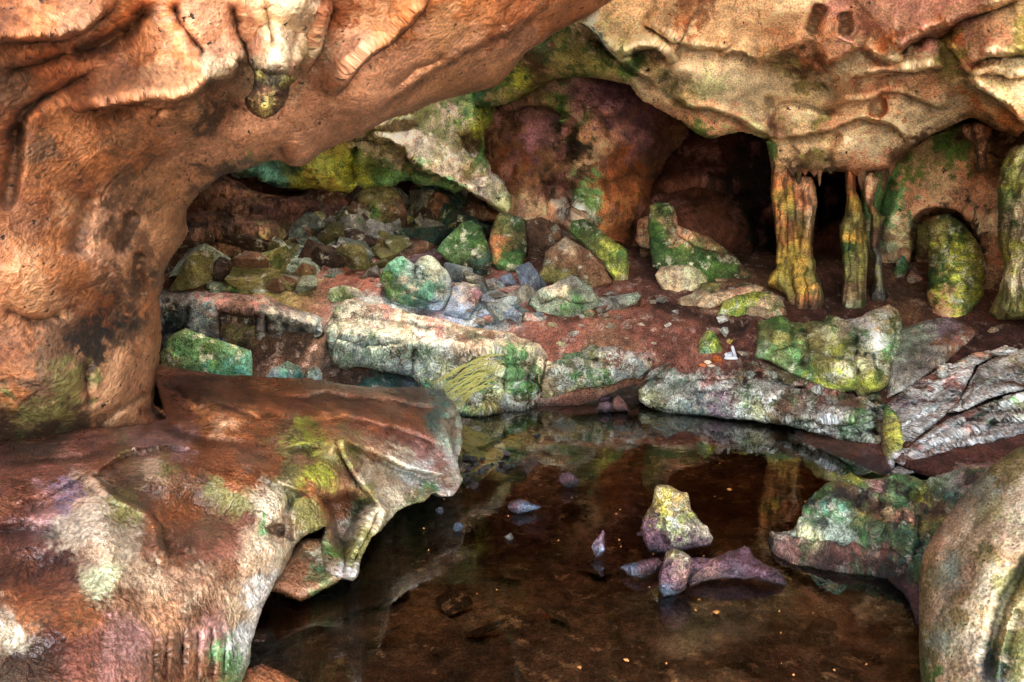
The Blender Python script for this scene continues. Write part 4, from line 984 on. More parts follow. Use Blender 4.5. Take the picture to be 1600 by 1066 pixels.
u3 = relief('rock', '1020,645 1060,642 1150,652 1250,668 1330,688 1385,688 1396,715 1394,738 1375,743 1350,735 1320,722 1290,708 1240,693 1180,683 1120,675 1060,665 1025,662',
            [(1020, 645, 7.75), (1150, 652, 7.45), (1330, 688, 6.3), (1385, 690, 6.15), (1394, 736, wd(738)), (1320, 722, wd(720)), (1240, 693, wd(692)), (1120, 675, wd(674)), (1025, 662, wd(661))], M['wet'],
            '1050,655,DBR 1120,662,BRN 1200,672,ORD 1280,690,ORD 1340,705,ORD 1360,725,PUR 1385,710,RED 1385,735,PUR 1060,660,DRD 1240,685,BRN', step=2.5, rim=(6, .06), feats=[('s', '1060,652 1150,664 1250,684 1330,706', 6, .05), ('s', '1300,705 1340,712 1390,712', 6, .06)], noises=((.03, 2.5, 4, 'f', (1, 1, 2)), (.012, 9, 3, 'r')), back=.5, seed=102)
tag(u3, 'rusty brown undercut rock band along the waterline under the long streaked slab', 'rock')

# low mossy wall of stone in front of the columns
mw = relief('boulder', '1180,560 1182,530 1183,500 1200,500 1222,491 1235,502 1255,504 1288,503 1292,493 1306,494 1320,500 1345,497 1355,490 1372,480 1388,474 1400,486 1410,500 1412,540 1398,560 1392,568 1386,600 1372,612 1352,618 1338,622 1332,612 1310,615 1280,608 1262,596 1240,588 1222,574 1205,566',
            '1182,500,8.6 1235,502,8.7 1300,498,8.8 1390,476,8.9 1412,520,8.5 1182,558,7.9 1240,585,7.45 1300,610,7.1 1340,620,6.95 1390,568,7.5 1300,550,7.5 1220,530,8.0 1380,530,7.9', M['mossrock'],
            '1190,515,OLV 1215,500,MOS 1230,520,DMO 1195,545,GRN 1210,540,OLV 1250,520,OLV 1295,500,MOS 1290,530,PLG 1320,520,PAL 1350,510,WHT 1375,500,WHT 1390,485,TAN 1340,530,GRN 1310,550,YMO 1270,550,OLV 1240,565,GRN 1260,585,GRN 1300,590,YMO 1330,595,YMO 1350,570,PLG 1370,540,WHT 1385,550,GRN 1360,600,YMO 1345,615,OLV 1395,520,GGR 1400,500,OLV 1375,580,OLV 1320,575,PAL',
            step=2.5, rim=(6, .08), fs=1.8, feats=[('b', 1222, 515, 14, 26, 10, .2), ('b', 1300, 520, 14, 26, 0, .2), ('s', '1200,560 1240,545 1280,560 1330,565', 14, -.10), ('b', 1310, 575, 46, 26, 10, .2), ('g', '1255,510 1265,545 1250,575', 7, .1), ('b', 1370, 520, 24, 30, 0, .2), ('p', '1358,560 1366,552 1372,560 1366,570', 4, .15), ('p', '1345,550 1352,545 1356,553 1350,558', 4, .15), ('g', '1340,520 1335,560 1345,590', 6, .1), ('b', 1362, 595, 12, 24, 10, .15), ('s', '1390,476 1392,520 1388,560', 8, -.1)],
            noises=((.07, 1.6, 4, 'f'), (.05, 4, 5, 'r'), (.02, 11, 4, 'f')), back=.8, rough=3, seed=103, warp=18)
tag(mw, 'low lumpy green mossy rock in front of the cave columns', 'boulder')

def tilt(label, poly, ctrl, c, seed, feats=(), mat='stripe', name='boulder'):
    o = relief(name, poly, ctrl, M[mat], c, step=2.5, rim=(6, .08), feats=feats, noises=((.05, 1.6, 4, 'f'), (.03, 5, 5, 'r', (.5, 1, 2.2)), (.015, 12, 4, 'f')), flat=True, back=.6, rough=2, seed=seed, warp=14, fs=1.6, strata=(-27, 24, 'BRN', .85) if mat == 'stripe' else None)
    return tag(o, label, 'boulder')
tilt('smooth grey green slab tilted behind the striped slabs', '1384,625 1388,590 1392,560 1405,515 1450,500 1480,495 1510,505 1530,520 1500,545 1480,565 1450,585 1420,605', '1384,620,7.1 1392,560,7.7 1450,500,8.5 1530,520,8.2 1480,565,7.2 1420,605,6.9', '1410,540,GGR 1440,520,GGR 1480,510,LIL 1420,580,GRY 1460,560,GRY 1400,600,WHT 1510,520,RED 1480,540,BRN', 111, mat='boulder')
tilt('white and brown striped slab cut by a black crack', '1378,672 1378,640 1400,618 1440,592 1480,568 1500,572 1525,570 1512,600 1500,632 1478,648 1450,670 1415,700 1395,690', '1378,672,6.3 1378,640,6.6 1480,568,7.1 1525,570,7.0 1500,632,6.3 1415,700,5.8', '1390,655,WHT 1420,630,LIL 1450,610,RED 1480,590,PKR 1500,585,PKR 1430,660,WHT 1460,650,WHT 1490,620,PKR 1400,680,WHT', 112,
     [('s', '1385,660 1420,630 1470,600 1510,585', 7, .07), ('s', '1395,680 1440,645 1500,612', 7, .08), ('g', '1420,625 1380,668', 3, .04)])
tilt('pale striped slab with green stains rising out of frame', '1478,645 1498,628 1512,600 1528,574 1560,556 1600,544 1670,536 1670,600 1610,606 1560,618 1510,640', '1478,645,6.15 1528,574,6.9 1670,540,6.5 1670,600,5.9 1560,618,6.05 1510,640,6.05', '1500,630,WHT 1520,600,WHT 1550,590,GGR 1580,580,WHT 1600,560,PLG 1620,580,GRN 1540,575,GRY 1570,600,PKR', 113,
     [('s', '1500,625 1540,600 1600,580 1650,575', 7, .08), ('g', '1528,580 1520,610 1500,640', 3, .06)])
tilt('lowest white striped slab with a dark green stain by the pool', '1388,715 1396,700 1420,698 1450,676 1480,656 1520,640 1570,620 1610,608 1670,604 1670,672 1600,682 1560,690 1535,702 1500,704 1470,708 1440,720 1410,728', '1388,712,5.75 1480,656,6.0 1570,620,5.95 1670,604,5.7 1670,672,5.2 1560,692,5.35 1410,728,5.55', '1400,710,WHT 1430,700,PKR 1460,690,WHT 1500,670,WHT 1520,660,PKR 1540,650,GRN 1570,640,GRN 1560,670,WHT 1590,660,WHT 1600,640,PLG 1480,690,PKR 1520,690,SND 1560,680,DGR 1610,665,WHT', 114,
     [('s', '1420,700 1480,670 1540,640 1620,620', 8, .09), ('s', '1420,712 1490,685 1560,660 1640,650', 8, .10), ('p', '1535,665 1555,655 1562,668 1545,676', 4, .15), ('s', '1440,718 1500,698 1540,690 1600,675', 7, .08)])
tilt('mossy spur of stone dripping down beside the long streaked slab', '1376,700 1378,660 1384,630 1392,640 1405,660 1412,690 1400,720 1394,742 1384,720', '1376,700,5.95 1384,630,6.4 1412,690,5.8 1394,740,5.62', '1385,650,MOS 1395,670,OLV 1400,690,YMO 1390,710,OLV 1395,730,WHT 1384,690,DRD', 115, mat='mossrock')
tilt('thin dark sliver of rock with a green mossy top by the pool edge', '1388,742 1400,728 1430,716 1462,710 1490,712 1505,722 1485,730 1440,738 1405,745', '1388,742,5.5 1462,710,5.75 1505,722,5.55 1440,738,5.4', '1400,735,GRY 1430,722,DGR 1460,718,MOS 1480,718,YMO 1440,732,WHT 1410,735,BLK', 116)
tilt('small pale stone standing upright on the crack above the striped slab', '1462,585 1465,570 1476,566 1482,576 1478,592 1466,594', '1462,590,6.7 1476,566,6.8 1482,590,6.65', '1470,578,SND', 117, name='rock')
tilt('tan angular stone lying along the top of the striped slabs', '1485,572 1500,560 1520,552 1545,548 1555,556 1530,568 1505,574', '1485,572,7.1 1520,552,7.25 1555,556,7.1', '1510,562,TAN 1540,553,PNK', 118, name='rock')
tilt('white angular stone on the skyline of the striped slabs', '1540,552 1560,545 1570,541 1590,546 1600,552 1580,554 1556,556', '1540,552,7.0 1570,541,7.1 1600,552,6.9', '1570,548,WHT', 119, name='rock')

# ------------------------------------------------------------------ rubble behind, named boulders
B('boulder', 'teal green boulder with a notched top in the middle of the rubble', 'boulder', '593,440 598,424 606,410 618,402 629,398 640,408 648,413 656,402 666,398 678,402 686,408 697,422 705,440 704,462 690,488 660,487 630,482 606,470', M['boulder'],
  '600,440,MOS 620,420,TEA 640,430,BGR 670,420,GGR 690,435,BGR 655,440,DTE 640,450,TEA 670,450,TEA 690,470,BGR 650,470,DTE 620,460,GRN 680,480,BLU', bulge=.55, tilt=.25, back=.8, seed=5, feats=[('s', '628,448 650,458 675,470 695,465', 10, .14), ('g', '648,413 645,430 650,440', 5, .1)])
B('boulder', 'pointed dark green boulder with a black lower face', 'boulder', '681,392 690,380 705,365 722,347 738,344 752,352 760,375 768,400 766,428 750,436 735,432 715,420 700,408', M['mossrock'],
  '695,390,GRN 715,370,MOS 740,360,DMO 755,385,MOS 720,390,GRN 730,415,BLK 750,420,BLK 755,405,DTE', bulge=.5, tilt=.2, back=.7, seed=6, feats=[('s', '768,400 740,395 715,400 695,405', 10, .1)])
B('boulder', 'blocky dark mossy boulder with an orange scar', 'boulder', '764,378 772,350 778,334 800,336 822,344 822,380 818,410 812,429 790,424 770,414', M['mossrock'], '780,350,OLV 800,350,DMO 776,378,ORG 800,390,DMO 805,415,MOS 790,410,GRN 815,370,DBR', bulge=.45, tilt=.2, back=.7, seed=7)
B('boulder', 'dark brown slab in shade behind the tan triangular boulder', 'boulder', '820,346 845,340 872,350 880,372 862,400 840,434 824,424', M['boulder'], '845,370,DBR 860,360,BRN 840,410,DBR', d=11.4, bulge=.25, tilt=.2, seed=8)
B('boulder', 'large tan triangular boulder with a pointed top', 'boulder', '838,440 848,415 851,396 868,380 884,369 900,380 920,392 942,410 958,442 930,452 890,450', M['boulder'], '885,380,TAN 870,400,BRN 900,410,BRN 930,420,BRN 860,425,OLV 940,435,BRN 890,440,OLV', bulge=.6, tilt=.4, back=.9, seed=9)
B('boulder', 'long mossy slab leaning behind the tan triangular boulder', 'boulder', '889,362 895,346 912,343 930,352 952,372 980,392 984,412 980,438 958,442 945,415 915,388', M['mossrock'], '900,355,MOS 920,365,DMO 940,380,OLV 950,385,YMO 970,400,DMO 965,425,YMO 975,425,OLV', bulge=.4, tilt=.3, back=.7, seed=10)
B('boulder', 'green mossy stump shaped rock with a pink edge near the dark passage', 'boulder', '1012,345 1014,322 1030,316 1046,318 1056,330 1060,352 1080,362 1112,372 1135,388 1150,402 1165,420 1172,434 1150,440 1122,446 1080,440 1040,430 1020,416', M['mossrock'],
  '1020,330,OLV 1040,325,DMO 1055,350,PNK 1070,365,PNK 1040,380,DMO 1060,390,MOS 1030,360,MOS 1110,380,BRN 1100,400,DMO 1120,415,MOS 1140,420,MOS 1150,425,DMO 1160,430,DBR 1060,420,BLK 1140,400,BRN', bulge=.6, tilt=.3, back=.9, seed=11, feats=[('s', '1050,335 1062,362 1090,385 1130,395', 16, .2), ('b', 1120, 415, 30, 24, 0, .2)])
B('boulder', 'pale pink boulder half hidden behind the mossy stump shaped rock', 'boulder', '992,375 996,345 1012,335 1018,345 1018,392 1000,385', M['boulder'], '1005,360,PNK 1010,380,PAL', d=12.6, bulge=.3, seed=12)
B('boulder', 'pale tan rounded rock at the foot of the mossy stump shaped rock', 'boulder', '1022,430 1030,416 1060,413 1080,414 1095,422 1106,440 1090,458 1060,460 1036,456', M['boulder'], '1040,425,TAN 1060,430,PAL 1085,430,PLG 1080,445,PAL 1050,450,TAN', bulge=.4, seed=13, back=.6)
B('boulder', 'grey green layered boulder with a jagged crest by the red earth path', 'boulder', '826,478 832,464 845,452 862,446 872,440 890,430 905,434 925,450 935,465 934,480 915,494 890,498 860,494 840,488', M['boulder'], '845,465,GGR 870,450,PAL 890,440,GRY 910,450,GGR 880,465,GRN 900,470,GRN 850,485,GGR 900,490,GGR 925,475,GGR', bulge=.5, tilt=.4, seed=14, feats=[('s', '840,470 870,462 900,470 930,465', 10, .16)])
B('boulder', 'dark edged grey slab resting on the red earth path', 'boulder', '905,496 918,480 935,466 960,462 996,456 1004,462 994,474 970,484 930,490', M['boulder'], '930,475,GGR 960,468,GRY 985,462,GGR 960,480,DGR 930,486,DBR', bulge=.3, tilt=1.2, seed=15)
B('boulder', 'tall squared olive boulder standing high in the rubble', 'boulder', '556,302 575,292 610,289 630,305 638,330 637,352 633,374 610,374 590,370 578,352 566,330', M['boulder'], '575,305,OLV 600,310,OLV 620,330,BRN 600,350,OLV 585,345,MOS 625,360,DBR', bulge=.45, tilt=.1, back=.7, seed=16)
B('boulder', 'brown upright rock beside the tall squared olive boulder', 'boulder', '660,338 668,310 684,298 702,306 706,330 700,350 680,364 668,358', M['boulder'], '680,320,BRN 695,330,DBR 675,345,BRN', bulge=.35, tilt=.1, seed=17)
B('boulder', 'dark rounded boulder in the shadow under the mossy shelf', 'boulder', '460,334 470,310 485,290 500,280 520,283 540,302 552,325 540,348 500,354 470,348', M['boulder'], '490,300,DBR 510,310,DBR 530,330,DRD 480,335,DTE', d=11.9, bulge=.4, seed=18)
B('rock', 'thin spire of dark rock leaning behind the brown upright rock', 'rock', '636,350 640,320 648,292 658,276 664,290 660,320 652,345 642,362', M['boulder'], '650,300,OLV 652,330,DBR', d=12.4, bulge=.2, seed=19)
B('rock', 'flat grey slab below the tall squared olive boulder', 'rock', '584,378 600,372 640,374 668,374 683,382 665,396 640,404 612,404 600,396', M['boulder'], '620,385,GRY 660,382,BRN 630,398,DBR', bulge=.25, tilt=1.3, seed=20)
B('rock', 'brown knobbly rock at the edge of the dark bedded wall', 'rock', '442,362 460,346 474,326 494,324 512,336 510,352 498,372 480,380 458,374', M['boulder'], '470,345,BRN 490,340,OLV 480,365,OLV', bulge=.35, seed=22)
B('rock', 'green topped slab tilted on the rubble below the bedded wall', 'rock', '428,416 440,402 460,394 472,390 486,396 494,406 488,420 472,434 448,430', M['boulder'], '450,410,GGR 470,400,GGR 480,415,GRY', bulge=.25, tilt=.9, seed=23)
B('rock', 'broad flat olive slab low beside the bedded wall', 'rock', '330,446 350,436 380,432 405,430 416,438 400,452 380,462 350,456', M['boulder'], '350,442,OLV 390,440,GGR 380,455,MOS', bulge=.2, tilt=1.3, seed=24)
B('rock', 'dark wedge of rock at the foot of the bedded wall', 'rock', '346,424 362,412 390,402 404,404 400,418 380,426 356,428', M['boulder'], '370,415,DBR 395,410,BRN', bulge=.2, tilt=.8, seed=25)
B('rock', 'dark green leaning slab between bedded wall and rubble', 'rock', '400,420 410,400 422,380 440,376 452,382 440,398 420,414', M['mossrock'], '420,395,DMO 435,385,OLV', bulge=.25, seed=26)
B('rock', 'lumpy pale green rock just behind the big pale slab', 'rock', '508,466 515,450 530,446 550,448 565,456 570,468 548,476 522,478', M['mossrock'], '530,455,GGR 550,458,GRY 540,468,MOS', d=9.25, bulge=.25, seed=27)
B('rock', 'blue grey sloping slab next to the teal notched boulder', 'rock', '692,492 700,470 706,450 725,440 745,448 755,462 745,480 735,500 712,502', M['boulder'], '710,470,BLU 730,460,GRY 735,485,BLU 745,460,PUR', bulge=.25, tilt=1.0, seed=28)
B('rock', 'dark grey slab with a black underside below the layered boulder', 'rock', '742,496 750,484 775,470 805,460 815,464 810,476 790,488 765,502', M['boulder'], '770,480,BGR 800,466,BGR 760,495,BLU', bulge=.25, tilt=1.0, seed=29)
B('rock', 'grey wedge stone on the back edge of the big pale slab', 'rock', '752,510 760,498 780,492 800,492 815,502 812,518 790,520 765,518', M['boulder'], '770,503,BGR 795,500,GRY 805,512,DGR', d=8.95, bulge=.2, tilt=.6, seed=30)
B('rock', 'small reddish grey stone beside the layered boulder', 'rock', '816,500 822,488 840,490 856,496 850,508 830,512', M['boulder'], '830,498,PKR 845,502,GRY', bulge=.2, seed=32)
B('rock', 'small orange brown stone on the path at the foot of the layered boulder', 'rock', '908,492 914,482 926,482 930,490 924,497 912,497', M['boulder'], '918,490,PCH', bulge=.12, seed=33)
B('rock', 'dark slab under the pointed end of the mossy shelf', 'rock', '714,350 722,325 735,310 760,322 790,335 780,352 760,345 740,348', M['boulder'], '740,330,DBR 770,338,BRN', d=12.3, bulge=.25, seed=34)
B('boulder', 'yellow green mossy rock at the foot of the golden column', 'boulder', '1120,492 1130,472 1150,462 1180,456 1205,458 1222,470 1230,492 1215,500 1170,500 1140,500', M['mossrock'], '1145,480,YMO 1150,470,OLV 1185,465,YMO 1200,475,TAN 1170,490,MOS 1215,485,BRN', bulge=.35, seed=35)
B('rock', 'pinkish tan rock low behind the yellow green mossy rock', 'rock', '1085,478 1100,462 1120,455 1150,450 1180,444 1195,450 1185,462 1140,472 1110,486', M['boulder'], '1110,468,TAN 1150,456,PNK 1180,450,TAN', bulge=.25, seed=36)
B('rock', 'small mossy green cone of stone behind the shells', 'rock', '1090,553 1094,535 1099,523 1108,516 1118,520 1126,533 1131,550 1126,556 1100,558', M['mossrock'], '1105,525,OLV 1112,535,YMO 1122,545,DMO 1096,552,TEA', d=8.05, bulge=.2, tilt=.2, back=.25, seed=37, rim=(12, .1))
B('rock', 'flat oval stone with yellow and green moss near the cone of stone', 'rock', '1052,512 1060,506 1080,507 1093,513 1094,522 1080,526 1062,521', M['mossrock'], '1062,512,YMO 1082,516,GRN 1070,520,SND', d=8.85, bulge=.12, tilt=1.0, back=.15, seed=38)
B('boulder', 'pale pink boulder tucked in behind the thin dark column', 'boulder', '1405,470 1412,440 1424,420 1438,425 1446,445 1440,470 1425,485', M['boulder'], '1425,440,PNK 1435,450,PKR 1415,465,BRN', d=10.7, bulge=.35, seed=39)
B('boulder', 'small brown and green boulder between the column and the pink boulder', 'boulder', '1388,470 1392,430 1400,408 1412,398 1420,415 1412,450 1405,478', M['boulder'], '1405,405,TEA 1402,425,GRN 1402,450,ORD', d=10.9, bulge=.3, seed=40)
B('rock', 'small teal and white rock glimpsed between the two columns', 'rock', '1285,470 1288,440 1300,430 1312,440 1314,468 1300,478', M['boulder'], '1298,445,TEA 1300,460,TEA 1302,472,WHT', d=10.9, bulge=.25, seed=41)

# mossy mound and edge column at that side
mm = relief('boulder', '1447,470 1450,430 1449,400 1450,365 1452,345 1466,336 1484,334 1500,345 1515,358 1528,378 1540,400 1543,420 1538,440 1542,470 1535,505 1510,512 1480,512 1455,500',
            '1447,470,9.9 1466,336,10.2 1540,410,10.0 1535,505,9.2 1455,500,9.3 1490,420,9.3 1495,470,9.1', M['mossrock'], '1465,350,OLV 1490,350,DMO 1470,390,OLV 1500,390,YMO 1530,400,OLV 1460,430,DMO 1500,440,OLV 1480,470,YMO 1530,450,YMO 1510,490,YMO 1460,490,PNK 1480,440,MOS',
            step=2.5, rim=(22, .35), feats=[('s', '1455,380 1490,385 1530,400', 10, .06), ('g', '1485,340 1480,400 1490,480', 8, .08)], noises=((.09, 1.6, 4, 'f'), (.07, 4, 4, 'b'), (.04, 8, 4, 'r')), back=.7, rough=3, seed=121)
tag(mm, 'tall knobbly olive green mossy rock in front of the low arched recess', 'boulder')
ec = relief('cave_column', '1558,330 1562,290 1566,255 1580,232 1600,225 1680,215 1680,520 1600,500 1560,500 1545,490 1562,450 1570,420 1562,380', '1558,330,8.2 1680,230,7.6 1680,510,7.3 1560,495,8.0 1600,350,7.6 1562,420,8.1', M['column'],
            '1575,260,YMO 1595,250,PLG 1570,310,MOS 1590,320,PAL 1568,360,DMO 1595,380,PAL 1575,400,YMO 1590,430,PAL 1565,470,OLV 1590,470,MOS 1600,490,OLV', step=2.5, rim=(20, .3), noises=((.07, 2, 4, 'f'), (.04, 5, 4, 'r', (2, 2, .8))), back=.9, rough=3, seed=122)
tag(ec, 'thick yellow and green mossy column cut by the picture edge', 'cave column')
ec2 = ec

# columns
def column(label, parts):
    o = None
    for nm, poly, ctrl, c, rim, feats, seed in parts:
        if o is None:
            o = bpy.data.objects.new('cave_column', None); col.objects.link(o)
            q = pts(poly); dd = d3(ctrl)[0][2]
            o.location = P(q[:, 0].mean(), q[:, 1].max(), dd); o.empty_display_size = .2
            tag(o, label, 'cave column')
        relief(nm, poly, ctrl, M['column'], c, step=2, rim=rim, feats=feats, noises=((.05, 2.2, 4, 'f', (1, 1, .6)), (.05, 5.5, 4, 'r', (2, 2, .35)), (.018, 14, 3, 'f')), back=.35, rough=2, seed=seed, parent=o, warp=10)
    return o
column('thick golden brown column with fluted sides on a flowing base', [
    ('shaft', '1197,222 1208,215 1225,214 1228,240 1232,262 1240,275 1268,278 1274,292 1278,315 1272,345 1268,380 1272,410 1264,425 1222,425 1212,410 1214,380 1210,340 1204,300 1206,270 1202,245', '1197,222,10.5 1225,215,10.5 1278,315,10.35 1204,320,10.35 1212,410,10.2 1272,410,10.2 1240,350,10.15',
     '1205,230,MOS 1218,235,OLV 1222,255,PNK 1215,285,ORG 1212,330,ORG 1225,310,GLD 1235,330,OLV 1232,370,ORD 1245,340,DBR 1250,310,ORD 1262,320,PNK 1268,340,TAN 1252,390,GLD 1225,400,GLD 1240,400,YEL 1262,300,PNK 1265,390,BRN', (16, .25), [('g', '1255,290 1254,340 1250,410', 4, .12), ('g', '1228,290 1230,350 1232,420', 4, .08), ('g', '1240,290 1241,350 1242,420', 3, .07), ('b', 1266, 340, 8, 50, 0, .1), ('g', '1216,300 1220,350 1222,410', 3, .06)], 131),
    ('flowstone_base', '1195,446 1202,430 1212,418 1216,400 1240,396 1272,402 1276,430 1284,455 1287,480 1280,500 1262,503 1238,503 1234,480 1228,460 1210,452', '1195,446,10.2 1240,396,10.15 1272,404,10.15 1287,480,9.9 1238,503,9.85 1255,450,9.85', '1205,440,GLD 1225,425,YEL 1245,415,GLD 1225,445,OLV 1250,440,GLD 1270,425,OLV 1245,480,BRN 1265,460,ORG 1275,480,DBR 1250,495,DBR 1280,450,OLV', (14, .25), [('g', '1235,410 1240,450 1245,500', 4, .1), ('g', '1258,410 1262,450 1262,500', 4, .1), ('b', 1215, 435, 14, 14, 0, .12)], 132)])
column('slender bottle shaped olive column with a narrow neck', [
    ('shaft', '1320,262 1340,262 1336,283 1337,300 1344,318 1350,340 1355,370 1356,410 1354,450 1354,492 1340,498 1318,497 1314,470 1318,440 1316,400 1312,370 1311,352 1318,335 1322,310', '1322,264,10.4 1336,264,10.4 1312,360,10.3 1355,380,10.3 1318,495,10.0 1354,492,10.0 1335,400,10.0', '1328,290,ORD 1330,310,GLD 1322,340,OLV 1340,345,OLV 1335,370,GLD 1325,390,DMO 1345,400,OLV 1335,430,OLV 1325,450,BRN 1340,460,TAN 1345,480,MOS 1330,485,GGR 1350,450,BRN', (18, .26), [('g', '1345,340 1348,400 1346,480', 3, .07), ('g', '1326,360 1328,420 1324,490', 3, .06)], 133)])
column('thin dark crooked column beside the bottle shaped one', [
    ('shaft', '1346,278 1354,270 1368,268 1374,280 1368,300 1366,322 1374,334 1384,336 1380,352 1374,380 1378,420 1384,450 1392,480 1392,500 1360,502 1356,480 1366,440 1364,400 1358,370 1362,340 1354,320 1348,300', '1346,278,10.7 1374,280,10.7 1354,320,10.7 1384,340,10.6 1392,490,10.2 1358,490,10.2 1370,420,10.35', '1352,285,PNK 1362,280,PAL 1358,305,PNK 1365,330,BRN 1376,340,OLV 1366,370,DBR 1370,410,DGR 1372,450,DGR 1380,480,BLK 1362,490,BLK', (10, .16), [], 134)])
# stalactites along the lip above the columns
random.seed(5)
def spike(px, py, d, length, wpx, c, seed, name='stalactite', label=None, group=None, mat='column'):
    h = length * d / F; r0 = wpx * d / F / 2
    nz, nr = 14, 12
    t = np.linspace(0, 1, nz); a = np.linspace(0, 2 * np.pi, nr, endpoint=False)
    T, A = np.meshgrid(t, a, indexing='ij'); T, A = T.ravel(), A.ravel()
    R = r0 * (1 - T) ** .8 + .004
    p0 = P(px, py, d)
    V = np.column_stack([p0[0] + R * np.cos(A), p0[1] + R * np.sin(A), p0[2] + .03 - T * h])
    V[:, :2] += .9 * r0 * np.column_stack([fbm(V, 6, 3, seed=seed), fbm(V, 6, 3, seed=seed + 1)])
    idx = np.arange(nz * nr).reshape(nz, nr); nx = np.roll(idx, -1, 1)
    Q = np.stack([idx[:-1], nx[:-1], nx[1:], idx[1:]], -1).reshape(-1, 4)
    o = new_mesh_object(name, V, Q, np.tile(np.array(PAL[c]), (len(V), 1)), M[mat], origin=p0 + np.array([0, 0, .03]))
    return tag(o, label, 'stalactite', group)
for k, (px, py, ln, w_) in enumerate([(1238, 268, 13, 16), (1249, 272, 30, 9), (1256, 268, 10, 13), (1274, 268, 12, 14), (1281, 270, 24, 7), (1296, 266, 9, 15), (1338, 266, 12, 14), (1347, 266, 34, 12), (1384, 260, 46, 12), (1374, 262, 16, 15), (1403, 246, 12, 12), (1395, 252, 30, 10)]):
    spike(px, py, 10.35 + .03 * (k % 3), ln, w_, ['BRN', 'DBR', 'ORD', 'BRN'][k % 4], 140 + k, label='short ragged stalactite on the ceiling lip above the cave columns', group='stalactites along the lip above the columns')
hs = bpy.data.objects.new('stalactite', None); col.objects.link(hs); hs.location = P(1525, 195, 9.6)
tag(hs, 'ragged brown hanging stalactite under the dark arch by the edge column', 'stalactite')
relief('shaft', '1500,195 1530,190 1552,196 1548,212 1540,225 1542,245 1545,262 1536,272 1528,266 1526,245 1520,225 1508,215', '1500,195,9.8 1552,196,9.7 1536,272,9.6 1530,230,9.45', M['column'], '1510,205,PNK 1530,205,ORD 1535,225,BRN 1536,255,DBR 1534,266,BLK', step=2, rim=(10, .15), noises=((.05, 4, 4, 'f'), (.04, 8, 4, 'r')), back=.2, rough=3, seed=151, parent=hs)

# black tipped stalactite under the orange vault
st = bpy.data.objects.new('stalactite', None); col.objects.link(st); st.location = P(430, 60, 3.9)
tag(st, 'big blunt stalactite with a wet black tip hanging from the orange ceiling', 'stalactite')
relief('shaft', '372,40 384,20 420,0 470,-10 500,-30 508,0 500,40 490,70 470,100 460,122 440,134 415,128 398,118 384,92 378,64', '372,40,4.15 420,0,3.85 500,-20,4.1 495,60,4.15 460,120,3.80 398,112,3.85 430,60,3.68 420,100,3.66', M['wall'],
       '390,40,PNK 410,30,PAL 440,20,PAL 470,20,PAL 485,10,BRN 490,30,DBR 480,60,PAL 450,60,PAL 420,60,TAN 400,70,PNK 410,95,PAL 440,100,PAL 460,100,TAN 450,85,PAL 478,80,OLV 400,112,BLK 420,112,BLK 440,116,BLK 455,112,BLK 430,124,BLK 410,122,BLK', step=2.5, rim=(22, .22), feats=[('g', '412,0 420,40 428,80', 6, .07), ('g', '470,30 460,70 452,110', 6, .05), ('s', '380,60 400,85 418,118', 9, .04)], noises=((.03, 4, 4, 'f'), (.018, 10, 4, 'r', (1, 1, .6)), (.008, 26, 3, 'f')), back=.5, rough=2, seed=152, parent=st, warp=10)
relief('black_tip', '397,108 415,103 440,112 458,118 461,126 452,138 450,155 444,168 430,180 414,187 402,183 390,174 383,164 383,152 392,143 398,125', '397,110,3.85 458,118,3.82 384,158,3.85 414,187,3.83 450,150,3.83 420,140,3.6 415,165,3.6', M['black'],
       '410,112,OLV 420,125,BLK 440,125,BLK 400,130,BLK 430,140,BLK 410,150,DBR 400,165,DBR 420,165,OLV 440,150,DBR 430,175,DBR 450,120,OLV', step=2, rim=(14, .12), noises=((.04, 6, 4, 'f'), (.03, 14, 4, 'b'), (.012, 40, 3, 'f')), back=.3, rough=1.5, seed=153, parent=st, warp=8)

